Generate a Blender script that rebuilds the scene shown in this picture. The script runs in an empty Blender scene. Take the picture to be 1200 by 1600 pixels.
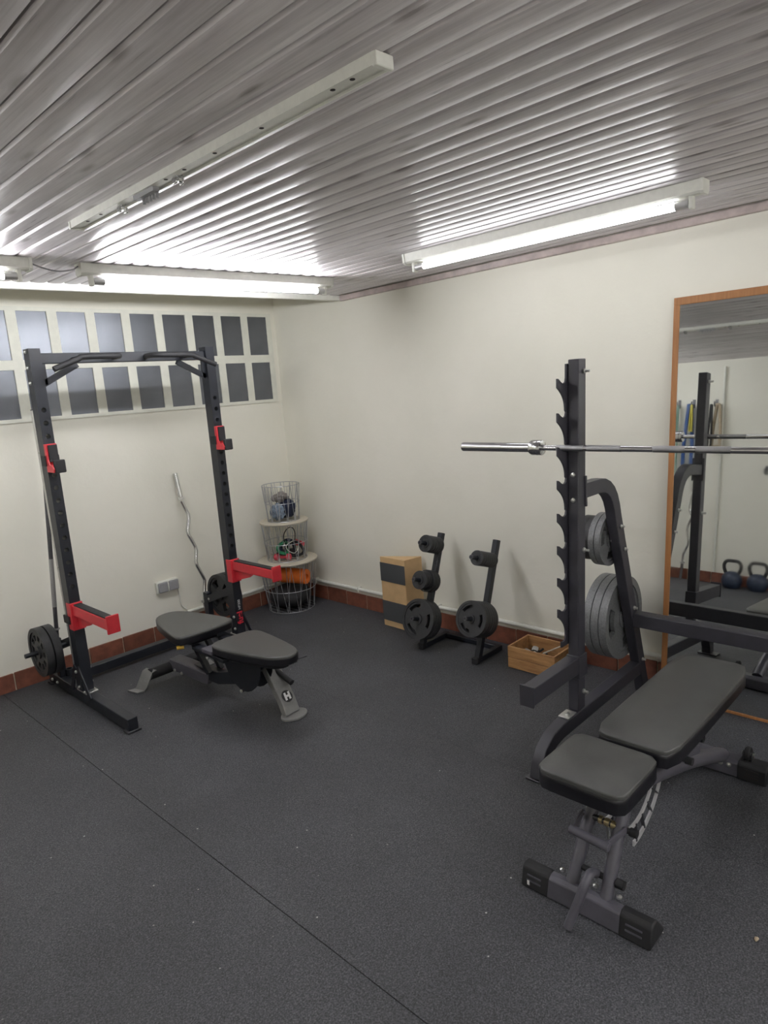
import bpy, bmesh, math, random
from mathutils import Vector as V, Matrix, noise
random.seed(7)
SC = bpy.context.scene
COL = SC.collection
PI = math.pi

# ------------------------------------------------------------------ camera, world, exposure
def make_camera():
    yaw, pit, rol, F = math.radians(45.8), math.radians(10.6), math.radians(-4.1), 1055.0
    cy, sy, cp, sp, cr, sr = math.cos(yaw), math.sin(yaw), math.cos(pit), math.sin(pit), math.cos(rol), math.sin(rol)
    A = Matrix(((cy, -sy, 0), (0, 0, -1), (sy, cy, 0)))
    B = Matrix(((1, 0, 0), (0, cp, -sp), (0, sp, cp)))
    Cm = Matrix(((cr, -sr, 0), (sr, cr, 0), (0, 0, 1)))
    R = Cm @ B @ A
    cam = bpy.data.cameras.new('camera')
    ob = bpy.data.objects.new('camera', cam)
    COL.objects.link(ob)
    m = Matrix((R[0], -R[1], -R[2])).transposed().to_4x4()
    m.translation = V((0, 0, 1.7))
    ob.matrix_world = m
    cam.sensor_fit = 'VERTICAL'
    cam.sensor_height = 36.0
    cam.lens = 36.0 * F / 1600.0
    cam.clip_start = 0.05
    SC.camera = ob
make_camera()
w = bpy.data.worlds.new('world')
SC.world = w
w.use_nodes = True
w.node_tree.nodes['Background'].inputs[0].default_value = (0.5, 0.55, 0.62, 1)
w.node_tree.nodes['Background'].inputs[1].default_value = 0.02
SC.view_settings.view_transform = 'Standard'
SC.view_settings.look = 'None'
SC.view_settings.gamma = 1.0
SC.view_settings.use_curve_mapping = False
SC.view_settings.exposure = 0.0
SC.cycles.use_denoising = True
SC.cycles.max_bounces = 10
SC.cycles.diffuse_bounces = 6
TUBE_BACK, TUBE_SIDE, TUBE_FILL = 94.0, 16.5, 74.0      # set apart to even out the walls; last is the added fill row
TUBE_COLOR = (0.965, 0.967, 1.0, 1)

# ------------------------------------------------------------------ mesh helpers
class MB:
    def __init__(s):
        s.v = []; s.f = []
    def add(s, vs, fs):
        n = len(s.v)
        s.v += [V(p) for p in vs]
        s.f += [tuple(i + n for i in f) for f in fs]
        return s
    def hexa(s, p):
        return s.add(p, [(0, 3, 2, 1), (4, 5, 6, 7), (0, 1, 5, 4), (1, 2, 6, 5), (2, 3, 7, 6), (3, 0, 4, 7)])
    def box(s, x0, x1, y0, y1, z0, z1):
        return s.hexa([(x0, y0, z0), (x1, y0, z0), (x1, y1, z0), (x0, y1, z0), (x0, y0, z1), (x1, y0, z1), (x1, y1, z1), (x0, y1, z1)])
    def beam(s, p0, p1, w, h, up=(0, 0, 1)):
        p0, p1 = V(p0), V(p1)
        d = (p1 - p0).normalized(); up = V(up)
        if abs(d.dot(up)) > 0.98: up = V((1, 0, 0))
        sd = d.cross(up).normalized(); u = sd.cross(d).normalized()
        a, b = sd * w / 2, u * h / 2
        return s.hexa([p0 - a - b, p0 + a - b, p1 + a - b, p1 - a - b, p0 - a + b, p0 + a + b, p1 + a + b, p1 - a + b])
    def cyl(s, p0, p1, r0, r1=None, n=16, caps=True):
        r1 = r0 if r1 is None else r1
        p0, p1 = V(p0), V(p1)
        d = (p1 - p0).normalized()
        a = V((0, 0, 1)) if abs(d.z) < 0.9 else V((1, 0, 0))
        u = d.cross(a).normalized(); v = d.cross(u)
        ring = lambda p, r: [p + (u * math.cos(2 * PI * i / n) + v * math.sin(2 * PI * i / n)) * r for i in range(n)]
        fs = [(i, (i + 1) % n, n + (i + 1) % n, n + i) for i in range(n)]
        if caps: fs += [tuple(range(n))[::-1], tuple(range(n, 2 * n))]
        return s.add(ring(p0, r0) + ring(p1, r1), fs)
    def lathe(s, o, ax, prof, n=32, closed=False):
        o = V(o); d = V(ax).normalized()
        a = V((0, 0, 1)) if abs(d.z) < 0.9 else V((1, 0, 0))
        u = d.cross(a).normalized(); v = d.cross(u)
        m = len(prof); vs = []
        for r, h in prof:
            vs += [o + d * h + (u * math.cos(2 * PI * i / n) + v * math.sin(2 * PI * i / n)) * r for i in range(n)]
        fs = []
        for k in range(m if closed else m - 1):
            k2 = (k + 1) % m
            fs += [(k * n + i, k * n + (i + 1) % n, k2 * n + (i + 1) % n, k2 * n + i) for i in range(n)]
        if not closed:
            if prof[0][0] > 1e-6: fs.append(tuple(range(n))[::-1])
            if prof[-1][0] > 1e-6: fs.append(tuple(range((m - 1) * n, m * n)))
        return s.add(vs, fs)
    def tube(s, pts, r, n=8, closed=False, caps=True):
        pts = [V(p) for p in pts]; m = len(pts)
        rs = r if isinstance(r, (list, tuple)) else [r] * m
        t = []
        for i in range(m):
            a = pts[(i - 1) % m] if (closed or i > 0) else pts[i]
            b = pts[(i + 1) % m] if (closed or i < m - 1) else pts[i]
            t.append((b - a).normalized())
        a = V((0, 0, 1)) if abs(t[0].z) < 0.9 else V((1, 0, 0))
        u = t[0].cross(a).normalized(); vs = []
        for i in range(m):
            u = (u - t[i] * u.dot(t[i]))
            if u.length < 1e-6: u = t[i].orthogonal()
            u.normalize(); v = t[i].cross(u)
            vs += [pts[i] + (u * math.cos(2 * PI * k / n) + v * math.sin(2 * PI * k / n)) * rs[i] for k in range(n)]
        fs = []
        for i in range(m if closed else m - 1):
            j = (i + 1) % m
            fs += [(i * n + k, i * n + (k + 1) % n, j * n + (k + 1) % n, j * n + k) for k in range(n)]
        if caps and not closed: fs += [tuple(range(n))[::-1], tuple(range((m - 1) * n, m * n))]
        return s.add(vs, fs)
    def sweep(s, pts, w, h, side):
        """rectangular section swept along pts; side = constant width direction"""
        pts = [V(p) for p in pts]; m = len(pts); sd = V(side).normalized(); vs = []
        for i in range(m):
            a = pts[i - 1] if i else pts[i]; b = pts[i + 1] if i < m - 1 else pts[i]
            t = (b - a).normalized(); u = sd.cross(t).normalized()
            k = 1.0
            if 0 < i < m - 1:
                c = (pts[i] - pts[i - 1]).normalized().dot(t); k = 1 / max(c, 0.5)
            A, B = sd * w / 2, u * h / 2 * k
            vs += [pts[i] - A - B, pts[i] + A - B, pts[i] + A + B, pts[i] - A + B]
        fs = [(3, 2, 1, 0), tuple(4 * (m - 1) + q for q in range(4))]
        for i in range(m - 1):
            fs += [(4 * i + q, 4 * i + (q + 1) % 4, 4 * i + 4 + (q + 1) % 4, 4 * i + 4 + q) for q in range(4)]
        return s.add(vs, fs)
    def prism(s, poly, o, u, v, w, t0, t1):
        o, u, v, w = V(o), V(u), V(v), V(w); n = len(poly)
        vs = [o + u * a + v * b + w * t0 for a, b in poly] + [o + u * a + v * b + w * t1 for a, b in poly]
        fs = [tuple(range(n))[::-1], tuple(range(n, 2 * n))] + [(i, (i + 1) % n, n + (i + 1) % n, n + i) for i in range(n)]
        return s.add(vs, fs)

def smooth_curve(pts, k=6):
    pts = [V(p) for p in pts]; out = []
    for i in range(len(pts) - 1):
        p0 = pts[max(i - 1, 0)]; p1 = pts[i]; p2 = pts[i + 1]; p3 = pts[min(i + 2, len(pts) - 1)]
        for j in range(k):
            t = j / k
            out.append(0.5 * ((2 * p1) + (p2 - p0) * t + (2 * p0 - 5 * p1 + 4 * p2 - p3) * t * t + (3 * p1 - p0 - 3 * p2 + p3) * t ** 3))
    return out + [pts[-1]]
def chaikin(poly, it=3):
    for _ in range(it):
        n = len(poly); q = []
        for i in range(n):
            a, b = poly[i], poly[(i + 1) % n]
            q += [(a[0] * .75 + b[0] * .25, a[1] * .75 + b[1] * .25), (a[0] * .25 + b[0] * .75, a[1] * .25 + b[1] * .75)]
        poly = q
    return poly

WL = {}      # world location of things and parts
def mesh_of(name, mb, mat, off=V((0, 0, 0)), smooth=35):
    me = bpy.data.meshes.new(name)
    me.from_pydata([tuple(p - off) for p in mb.v], [], mb.f)
    bm = bmesh.new(); bm.from_mesh(me)
    bmesh.ops.recalc_face_normals(bm, faces=bm.faces)
    bm.to_mesh(me); bm.free()
    if mat: me.materials.append(mat)
    if smooth:
        me.polygons.foreach_set('use_smooth', [True] * len(me.polygons))
        me.set_sharp_from_angle(angle=math.radians(smooth))
    return me
def build(name, mb, mat, parent=None, bevel=0, seg=2, smooth=35, loc=None):
    """one mesh object; vertices are given in room coordinates (or in the thing's own when loc is given for its root)"""
    if parent is not None: off = WL[parent.name]
    elif loc is not None: off = V(loc)
    else:
        xs = [p.x for p in mb.v]; ys = [p.y for p in mb.v]; zs = [p.z for p in mb.v]
        off = V(((min(xs) + max(xs)) / 2, (min(ys) + max(ys)) / 2, min(zs)))
    me = mesh_of(name, mb, mat, off, smooth)
    ob = bpy.data.objects.new(name, me); COL.objects.link(ob)
    if parent is None: ob.location = off
    else: ob.parent = parent
    WL[ob.name] = off.copy()
    if bevel:
        md = ob.modifiers.new('bevel', 'BEVEL'); md.width = bevel; md.segments = seg
        md.limit_method = 'ANGLE'; md.angle_limit = math.radians(40); md.harden_normals = False
    return ob
def tag(o, label=None, cat=None, group=None, kind=None):
    if label: o['label'] = label
    if cat: o['category'] = cat
    if group: o['group'] = group
    if kind: o['kind'] = kind
    return o
def thing(name, label, cat, loc=(0, 0, 0), group=None, kind=None):
    o = bpy.data.objects.new(name, None); COL.objects.link(o)
    o.location = loc; o.empty_display_size = 0.1
    WL[o.name] = V(loc)
    return tag(o, label, cat, group, kind)
def copy_tree(o, parent=None):
    c = o.copy(); COL.objects.link(c); c.parent = parent
    WL[c.name] = WL[o.name].copy()
    for ch in list(o.children): copy_tree(ch, c)
    return c
def B(*a): return MB().box(*a)
def CY(*a, **k): return MB().cyl(*a, **k)

# ------------------------------------------------------------------ materials
MATS = {}
def nt_new(name):
    m = bpy.data.materials.new(name); m.use_nodes = True
    nt = m.node_tree; p = nt.nodes['Principled BSDF']
    MATS[name] = m
    return m, nt, p
def node(nt, t, **k):
    n = nt.nodes.new(t)
    for a, b in k.items():
        if a.startswith('i_'):
            n.inputs[a[2:].replace('_', ' ')].default_value = b
        else: setattr(n, a, b)
    return n
def ramp(nt, fac, stops):
    r = nt.nodes.new('ShaderNodeValToRGB')
    el = r.color_ramp.elements
    while len(el) < len(stops): el.new(0.5)
    for e, (p, c) in zip(el, stops): e.position = p; e.color = (*c, 1) if len(c) == 3 else c
    nt.links.new(fac, r.inputs[0]); return r
def noise_tex(nt, scale, detail=4, rough=0.5, vec=None):
    n = node(nt, 'ShaderNodeTexNoise'); n.inputs['Scale'].default_value = scale
    n.inputs['Detail'].default_value = detail; n.inputs['Roughness'].default_value = rough
    if vec: nt.links.new(vec, n.inputs['Vector'])
    return n
def coords(nt, kind='Object', scale=None):
    tc = nt.nodes.new('ShaderNodeTexCoord')
    if not scale: return tc.outputs[kind]
    mp = nt.nodes.new('ShaderNodeMapping'); mp.inputs['Scale'].default_value = scale
    nt.links.new(tc.outputs[kind], mp.inputs[0]); return mp.outputs[0]
def bump(nt, p, h, strength, dist=0.01):
    b = nt.nodes.new('ShaderNodeBump'); b.inputs['Strength'].default_value = strength; b.inputs['Distance'].default_value = dist
    nt.links.new(h, b.inputs['Height']); nt.links.new(b.outputs[0], p.inputs['Normal']); return b
def pbr(name, col, rough=0.5, metal=0.0, var=0.15, scale=40, bmp=0.0, bscale=300, spec=0.5, coat=0.0, rvar=0.1):
    m, nt, p = nt_new(name)
    v = coords(nt)
    n = noise_tex(nt, scale, 4, 0.6, v)
    lo = tuple(max(c * (1 - var), 0) for c in col); hi = tuple(min(c * (1 + var), 1) for c in col)
    r = ramp(nt, n.outputs[0], [(0.3, lo), (0.7, hi)])
    nt.links.new(r.outputs[0], p.inputs['Base Color'])
    rr = ramp(nt, n.outputs[0], [(0.3, (rough * (1 - rvar),) * 3), (0.7, (min(rough * (1 + rvar), 1),) * 3)])
    nt.links.new(rr.outputs[0], p.inputs['Roughness'])
    p.inputs['Metallic'].default_value = metal
    p.inputs['Specular IOR Level'].default_value = spec
    p.inputs['Coat Weight'].default_value = coat
    if bmp:
        nb = noise_tex(nt, bscale, 3, 0.6, v); bump(nt, p, nb.outputs[0], bmp, 0.002)
    return m

M_wall, nt, p = nt_new('wall_paint')
v = coords(nt)
n1 = noise_tex(nt, 1.3, 5, 0.6, v)
r1 = ramp(nt, n1.outputs[0], [(0.3, (0.76, 0.745, 0.655)), (0.7, (0.82, 0.80, 0.715))])
nt.links.new(r1.outputs[0], p.inputs['Base Color'])
p.inputs['Roughness'].default_value = 0.75
p.inputs['Specular IOR Level'].default_value = 0.25
n2 = noise_tex(nt, 9, 6, 0.65, v); bump(nt, p, n2.outputs[0], 0.25, 0.012)

M_white = pbr('white_paint_gloss', (0.74, 0.74, 0.68), 0.4, var=0.05)
M_mortar = pbr('painted_window_grid', (0.72, 0.72, 0.64), 0.6, var=0.06, scale=12, bmp=0.2, bscale=60)
M_joint = pbr('pale_joint_mortar', (0.42, 0.36, 0.27), 0.85, var=0.2, bmp=0.3)

M_rubber, nt, p = nt_new('rubber_floor')
v = coords(nt)
g = noise_tex(nt, 190, 4, 0.75, v); big = noise_tex(nt, 1.6, 5, 0.6, v)
rg = ramp(nt, g.outputs[0], [(0.36, (0.016, 0.0165, 0.019)), (0.52, (0.053, 0.0545, 0.061)), (0.68, (0.125, 0.128, 0.140))])
rb = ramp(nt, big.outputs[0], [(0.3, (0.8, 0.8, 0.8)), (0.7, (1.25, 1.25, 1.25))])
mul = node(nt, 'ShaderNodeMix', data_type='RGBA', blend_type='MULTIPLY'); mul.inputs[0].default_value = 1
nt.links.new(rg.outputs[0], mul.inputs[6]); nt.links.new(rb.outputs[0], mul.inputs[7])
vo = node(nt, 'ShaderNodeTexVoronoi'); vo.inputs['Scale'].default_value = 22; nt.links.new(v, vo.inputs['Vector'])
sp1 = ramp(nt, vo.outputs['Distance'], [(0.05, (1, 1, 1)), (0.09, (0, 0, 0))])
pick = node(nt, 'ShaderNodeSeparateColor'); nt.links.new(vo.outputs['Color'], pick.inputs[0])
sp2 = ramp(nt, pick.outputs[0], [(0.84, (0, 0, 0)), (0.95, (1, 1, 1))])
sm = node(nt, 'ShaderNodeMath', operation='MULTIPLY'); nt.links.new(sp1.outputs[0], sm.inputs[0]); nt.links.new(sp2.outputs[0], sm.inputs[1])
mx = node(nt, 'ShaderNodeMix', data_type='RGBA'); nt.links.new(sm.outputs[0], mx.inputs[0])
nt.links.new(mul.outputs[2], mx.inputs[6]); mx.inputs[7].default_value = (0.45, 0.44, 0.42, 1)
nt.links.new(mx.outputs[2], p.inputs['Base Color'])
p.inputs['Roughness'].default_value = 0.62; p.inputs['Specular IOR Level'].default_value = 0.45
bump(nt, p, g.outputs[0], 0.5, 0.003)

def plank_mat():
    m, nt, p = nt_new('whitewashed_plank')
    tc = nt.nodes.new('ShaderNodeTexCoord'); oi = nt.nodes.new('ShaderNodeObjectInfo')
    sc = node(nt, 'ShaderNodeVectorMath', operation='SCALE'); sc.inputs['Scale'].default_value = 37.0
    cb = nt.nodes.new('ShaderNodeCombineXYZ')
    nt.links.new(oi.outputs['Random'], cb.inputs[0]); nt.links.new(oi.outputs['Random'], cb.inputs[1])
    nt.links.new(cb.outputs[0], sc.inputs[0])
    ad = node(nt, 'ShaderNodeVectorMath', operation='ADD')
    nt.links.new(tc.outputs['Object'], ad.inputs[0]); nt.links.new(sc.outputs[0], ad.inputs[1])
    mp = nt.nodes.new('ShaderNodeMapping'); mp.inputs['Scale'].default_value = (95, 2.4, 95)
    nt.links.new(ad.outputs[0], mp.inputs[0])
    g = noise_tex(nt, 1.0, 6, 0.65, mp.outputs[0])
    mp2 = nt.nodes.new('ShaderNodeMapping'); mp2.inputs['Scale'].default_value = (9, 1.6, 9)
    nt.links.new(ad.outputs[0], mp2.inputs[0])
    b = noise_tex(nt, 1.0, 4, 0.6, mp2.outputs[0])
    rg = ramp(nt, g.outputs[0], [(0.28, (0.45, 0.424, 0.442)), (0.5, (0.585, 0.557, 0.575)), (0.72, (0.71, 0.685, 0.70))])
    rb = ramp(nt, b.outputs[0], [(0.3, (0.8, 0.78, 0.78)), (0.7, (1.2, 1.2, 1.2))])
    mul = node(nt, 'ShaderNodeMix', data_type='RGBA', blend_type='MULTIPLY'); mul.inputs[0].default_value = 1
    nt.links.new(rg.outputs[0], mul.inputs[6]); nt.links.new(rb.outputs[0], mul.inputs[7])
    # knots
    mp3 = nt.nodes.new('ShaderNodeMapping'); mp3.inputs['Scale'].default_value = (9, 2.2, 1)
    nt.links.new(ad.outputs[0], mp3.inputs[0])
    vo = node(nt, 'ShaderNodeTexVoronoi', voronoi_dimensions='2D'); vo.inputs['Scale'].default_value = 1.0; nt.links.new(mp3.outputs[0], vo.inputs['Vector'])
    kn = ramp(nt, vo.outputs['Distance'], [(0.035, (1, 1, 1)), (0.12, (0, 0, 0))])
    mx = node(nt, 'ShaderNodeMix', data_type='RGBA')
    km = node(nt, 'ShaderNodeMath', operation='MULTIPLY'); km.inputs[1].default_value = 0.6; nt.links.new(kn.outputs[0], km.inputs[0])
    nt.links.new(km.outputs[0], mx.inputs[0]); nt.links.new(mul.outputs[2], mx.inputs[6]); mx.inputs[7].default_value = (0.14, 0.115, 0.11, 1)
    hs = nt.nodes.new('ShaderNodeHueSaturation')
    va = node(nt, 'ShaderNodeMapRange'); va.inputs['To Min'].default_value = 0.85; va.inputs['To Max'].default_value = 1.15
    nt.links.new(oi.outputs['Random'], va.inputs[0]); nt.links.new(va.outputs[0], hs.inputs['Value']); nt.links.new(mx.outputs[2], hs.inputs['Color'])
    nt.links.new(hs.outputs[0], p.inputs['Base Color'])
    rr = ramp(nt, g.outputs[0], [(0.3, (0.26,) * 3), (0.7, (0.40,) * 3)])
    nt.links.new(rr.outputs[0], p.inputs['Roughness'])
    p.inputs['Specular IOR Level'].default_value = 0.62
    bump(nt, p, g.outputs[0], 0.12, 0.002)
    return m
M_plank = plank_mat()
M_planktrim = pbr('whitewashed_trim_wood', (0.50, 0.42, 0.40), 0.4, var=0.2, scale=14)
M_dark = pbr('dark_backing', (0.03, 0.025, 0.025), 0.9)

def tile_mat():
    m, nt, p = nt_new('terracotta_tile')
    oi = nt.nodes.new('ShaderNodeObjectInfo')
    n = noise_tex(nt, 16, 5, 0.65, coords(nt))
    r = ramp(nt, n.outputs[0], [(0.3, (0.135, 0.045, 0.028)), (0.7, (0.25, 0.088, 0.052))])
    hs = nt.nodes.new('ShaderNodeHueSaturation')
    va = node(nt, 'ShaderNodeMapRange'); va.inputs['To Min'].default_value = 0.75; va.inputs['To Max'].default_value = 1.15
    nt.links.new(oi.outputs['Random'], va.inputs[0]); nt.links.new(va.outputs[0], hs.inputs['Value']); nt.links.new(r.outputs[0], hs.inputs['Color'])
    nt.links.new(hs.outputs[0], p.inputs['Base Color']); p.inputs['Roughness'].default_value = 0.5
    bump(nt, p, n.outputs[0], 0.2, 0.003)
    return m
M_tile = tile_mat()

M_glassblk, nt, p = nt_new('frosted_glass_block')
n = noise_tex(nt, 6, 4, 0.5, coords(nt))
r = ramp(nt, n.outputs[0], [(0.3, (0.140, 0.150, 0.172)), (0.7, (0.175, 0.185, 0.207))])
nt.links.new(r.outputs[0], p.inputs['Base Color'])
p.inputs['Roughness'].default_value = 0.36; p.inputs['Metallic'].default_value = 0.72
p.inputs['Specular IOR Level'].default_value = 0.8
bump(nt, p, n.outputs[0], 0.06, 0.01)

M_black = pbr('black_powder_coat', (0.011, 0.013, 0.019), 0.42, var=0.2, scale=20, bmp=0.05, bscale=900)
M_grey = pbr('anthracite_powder_coat', (0.038, 0.037, 0.047), 0.45, var=0.15, scale=20, bmp=0.05, bscale=900)
M_litgrey = pbr('lit_grey_coat', (0.20, 0.20, 0.195), 0.4, var=0.1)  # light falling on the left bench's front leg is put into this paler grey
M_cap = pbr('aluminium_tube_cap', (0.55, 0.55, 0.55), 0.4, metal=0.4, var=0.05)
M_bgrey = pbr('bench_grey_powder_coat', (0.085, 0.082, 0.100), 0.42, var=0.12, scale=20, bmp=0.05, bscale=900)
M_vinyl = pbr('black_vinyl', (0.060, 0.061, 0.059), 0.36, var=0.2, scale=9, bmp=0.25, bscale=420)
M_vshade = pbr('black_vinyl_shaded', (0.007, 0.007, 0.010), 0.33, var=0.1)  # pad vinyl again, with the shade of the sides put into its colour
M_rub = pbr('black_rubber', (0.013, 0.013, 0.015), 0.65, var=0.25, scale=50, bmp=0.1)
M_plate = pbr('black_cast_plate', (0.026, 0.027, 0.029), 0.5, var=0.3, scale=45, bmp=0.25, bscale=250)
M_gplate = pbr('grey_hammertone_plate', (0.17, 0.175, 0.18), 0.45, metal=0.25, var=0.25, scale=120, bmp=0.35, bscale=200)
M_chrome = pbr('chrome', (0.62, 0.62, 0.63), 0.16, metal=1.0, var=0.05, rvar=0.2)
M_knurl = pbr('knurled_steel', (0.40, 0.40, 0.41), 0.35, metal=1.0, var=0.2, scale=700, bmp=0.5, bscale=900)
M_steel = pbr('zinc_bolt', (0.62, 0.62, 0.60), 0.3, metal=0.9, var=0.1)
M_dksteel = pbr('dark_steel', (0.10, 0.10, 0.11), 0.35, metal=0.8, var=0.15)
M_red = pbr('red_powder_coat', (0.56, 0.028, 0.040), 0.42, var=0.08)
M_yellow = pbr('yellow_plastic', (0.62, 0.38, 0.03), 0.4, var=0.05)
M_brass = pbr('brass_spacer', (0.55, 0.45, 0.26), 0.3, metal=0.9, var=0.1)
M_birch = pbr('birch_plywood', (0.55, 0.37, 0.19), 0.5, var=0.15, scale=7)
M_slate = pbr('slate_grip_panel', (0.055, 0.058, 0.062), 0.7, var=0.12, scale=90, bmp=0.15)
def wood(name, a, b, sc):
    m, nt, p = nt_new(name)
    n = noise_tex(nt, 1.0, 6, 0.65, coords(nt, 'Object', sc))
    r = ramp(nt, n.outputs[0], [(0.28, a), (0.72, b)])
    nt.links.new(r.outputs[0], p.inputs['Base Color']); p.inputs['Roughness'].default_value = 0.55
    bump(nt, p, n.outputs[0], 0.15, 0.002)
    return m
M_crate = wood('pine_crate', (0.24, 0.11, 0.04), (0.55, 0.31, 0.13), (40, 5, 40))
M_frame = wood('varnished_frame', (0.27, 0.11, 0.035), (0.42, 0.19, 0.065), (60, 60, 4))
M_lid = wood('pale_plywood_lid', (0.52, 0.47, 0.38), (0.64, 0.59, 0.48), (4, 30, 4))
M_wire = pbr('galvanised_wire', (0.42, 0.43, 0.45), 0.35, metal=0.7, var=0.1)
M_orange = pbr('orange_foam', (0.80, 0.19, 0.025), 0.6, var=0.08, bmp=0.2)
M_navy = pbr('navy_cloth', (0.020, 0.026, 0.055), 0.9, var=0.4, scale=30, bmp=0.4)
M_blue = pbr('blue_latex', (0.02, 0.07, 0.24), 0.5, var=0.2)
M_gcloth = pbr('grey_cloth', (0.22, 0.20, 0.19), 0.95, var=0.4, scale=30, bmp=0.4)
M_pale = pbr('pale_denim_cloth', (0.18, 0.23, 0.30), 0.9, var=0.5, scale=40, bmp=0.4)
M_green = pbr('green_latex', (0.02, 0.20, 0.09), 0.5, var=0.2)
M_pgreen = pbr('pale_green_latex', (0.22, 0.36, 0.28), 0.5, var=0.15)
M_pink = pbr('pink_neoprene', (0.62, 0.06, 0.09), 0.5, var=0.15)
M_beige = pbr('beige_strap', (0.42, 0.34, 0.24), 0.8, var=0.2)
M_ylatex = pbr('yellow_latex', (0.55, 0.48, 0.06), 0.5, var=0.15)
M_socket = pbr('grey_socket_plastic', (0.30, 0.30, 0.31), 0.45, var=0.06)
M_kbblue = pbr('blue_vinyl_coat', (0.026, 0.038, 0.070), 0.5, var=0.3)
M_print_w = pbr('white_print', (0.75, 0.75, 0.75), 0.5, var=0.02)
M_print_r = pbr('red_print', (0.60, 0.03, 0.05), 0.5, var=0.02)
M_print_k = pbr('black_print', (0.012, 0.012, 0.014), 0.5, var=0.02)
M_mirror, nt, p = nt_new('mirror_silver')
n = noise_tex(nt, 3, 6, 0.7, coords(nt))
r = ramp(nt, n.outputs[0], [(0.45, (0.015,) * 3), (0.8, (0.07,) * 3)])
nt.links.new(r.outputs[0], p.inputs['Roughness'])
p.inputs['Base Color'].default_value = (0.70, 0.72, 0.71, 1); p.inputs['Metallic'].default_value = 1.0
def tube_mat(k):
    m, nt, p = nt_new('lit_tube_%d' % k)
    p.inputs['Base Color'].default_value = (0.9, 0.9, 0.9, 1)
    p.inputs['Emission Color'].default_value = TUBE_COLOR; p.inputs['Emission Strength'].default_value = k
    return m

# ------------------------------------------------------------------ the room
XL, XR, YF, YB, ZT = -0.62, 3.488, -2.6, 4.4625, 2.75
def struct(o): o['kind'] = 'structure'; return o
fl = struct(build('floor', B(XL - .1, XR + .1, YF - .1, YB + .1, -0.12, -0.012), M_dark, loc=(1.4, 1, -0.12)))
seams = [XL, 1.115, 2.295, XR]
for a, b in zip(seams, seams[1:]):
    build('rubber_mat', B(a + (.0012 if a < 2 else .0003), b - (.0003 if 2 < b < 3 else .0012), YF, YB, -0.012, 0.0), M_rubber, fl, bevel=0.001, seg=1)
wb = struct(build('wall_back', B(XL - .1, XR + .1, YB, YB + .12, -.1, ZT), M_wall))
wr = struct(build('wall_right', B(XR, XR + .12, YF - .1, YB, -.1, ZT), M_wall))
wl = struct(build('wall_left', B(XL - .12, XL, YF - .1, YB, -.1, ZT), M_wall))
wf = struct(build('wall_front', B(XL, XR, YF - .12, YF, -.1, ZT), M_wall))
struct(build('ceiling', B(XL - .1, XR + .1, YF - .1, YB + .1, ZT, ZT + .1), M_wall))

# plank ceiling, hung a little out of level and stopping short of the back wall
PIV = V((2.0, 2.0, 2.345)); CROT = (-0.008, -0.012, 0.0)
def cz(x, y): return 2.345 + 0.012 * (x - 2) - 0.008 * (y - 2)
YE = 3.66
ce = build('ceiling', B(XL - .0, XR, YF, YE, 2.362, 2.385), M_dark, loc=PIV)
struct(ce); ce.rotation_euler = CROT
PW = 0.0835
def plank_mesh():
    h = PW / 2 - 0.0026; c = 0.006; t = 0.017; a = h - c          # gently rounded face, chamfered edges
    prof = [(-h, t), (-h, c + .004)] + [(a * k / 5, 0.0026 * (k / 5) ** 2) for k in range(-5, 6)] + [(h, c + .004), (h, t)]
    mb = MB(); n = len(prof); y0, y1 = YF - 2.0, YE - 2.0
    mb.add([(x, y0, z) for x, z in prof] + [(x, y1, z) for x, z in prof],
           [tuple(range(n)), tuple(range(n, 2 * n))[::-1]] + [(i, n + i, n + (i + 1) % n, (i + 1) % n) for i in range(n)])
    return mesh_of('plank', mb, M_plank, smooth=20)
pm = plank_mesh()
x = 1.193 + PW / 2
while x - PW > XL: x -= PW
x += 0.0
while x < XR - 0.02:
    o = bpy.data.objects.new('plank', pm); COL.objects.link(o); o.parent = ce
    o.location = (x - PIV.x, 0, 0)
    x += PW
def onceil(ob): ob.rotation_euler = CROT; return ob
t1 = struct(build('trim_1', B(XR - .028, XR - .001, YF, YE, 2.308, 2.347), M_planktrim, loc=(XR, 2.0, cz(XR, 2.0) - .345 + 2.0 - 2.0 + .345 - cz(XR, 2) + 2.345), bevel=.006))
t1.location.z = cz(XR, 2.0); onceil(t1)
t2 = struct(build('trim_2', B(XL, XR, YE, YE + .022, 2.312, 2.40), M_white, loc=(2.0, YE, 2.345), bevel=.004))
t2.location.z = cz(2.0, YE); onceil(t2)
struct(build('ceiling', B(XL, XR, YE + .022, YE + .06, 2.36, ZT), M_wall))

# glass block window
win = struct(build('window_1', B(0.90, 3.44, YB - .010, YB + .02, 1.632, 2.318), M_mortar, bevel=.004))
gx = [3.217 - 0.2385 * i for i in range(10)]
def glass_mesh(h):
    mb = MB(); W = .178
    mb.box(0, W, 0, .012, 0, h)
    return mesh_of('glass_block', mb, M_glassblk, smooth=0)
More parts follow.
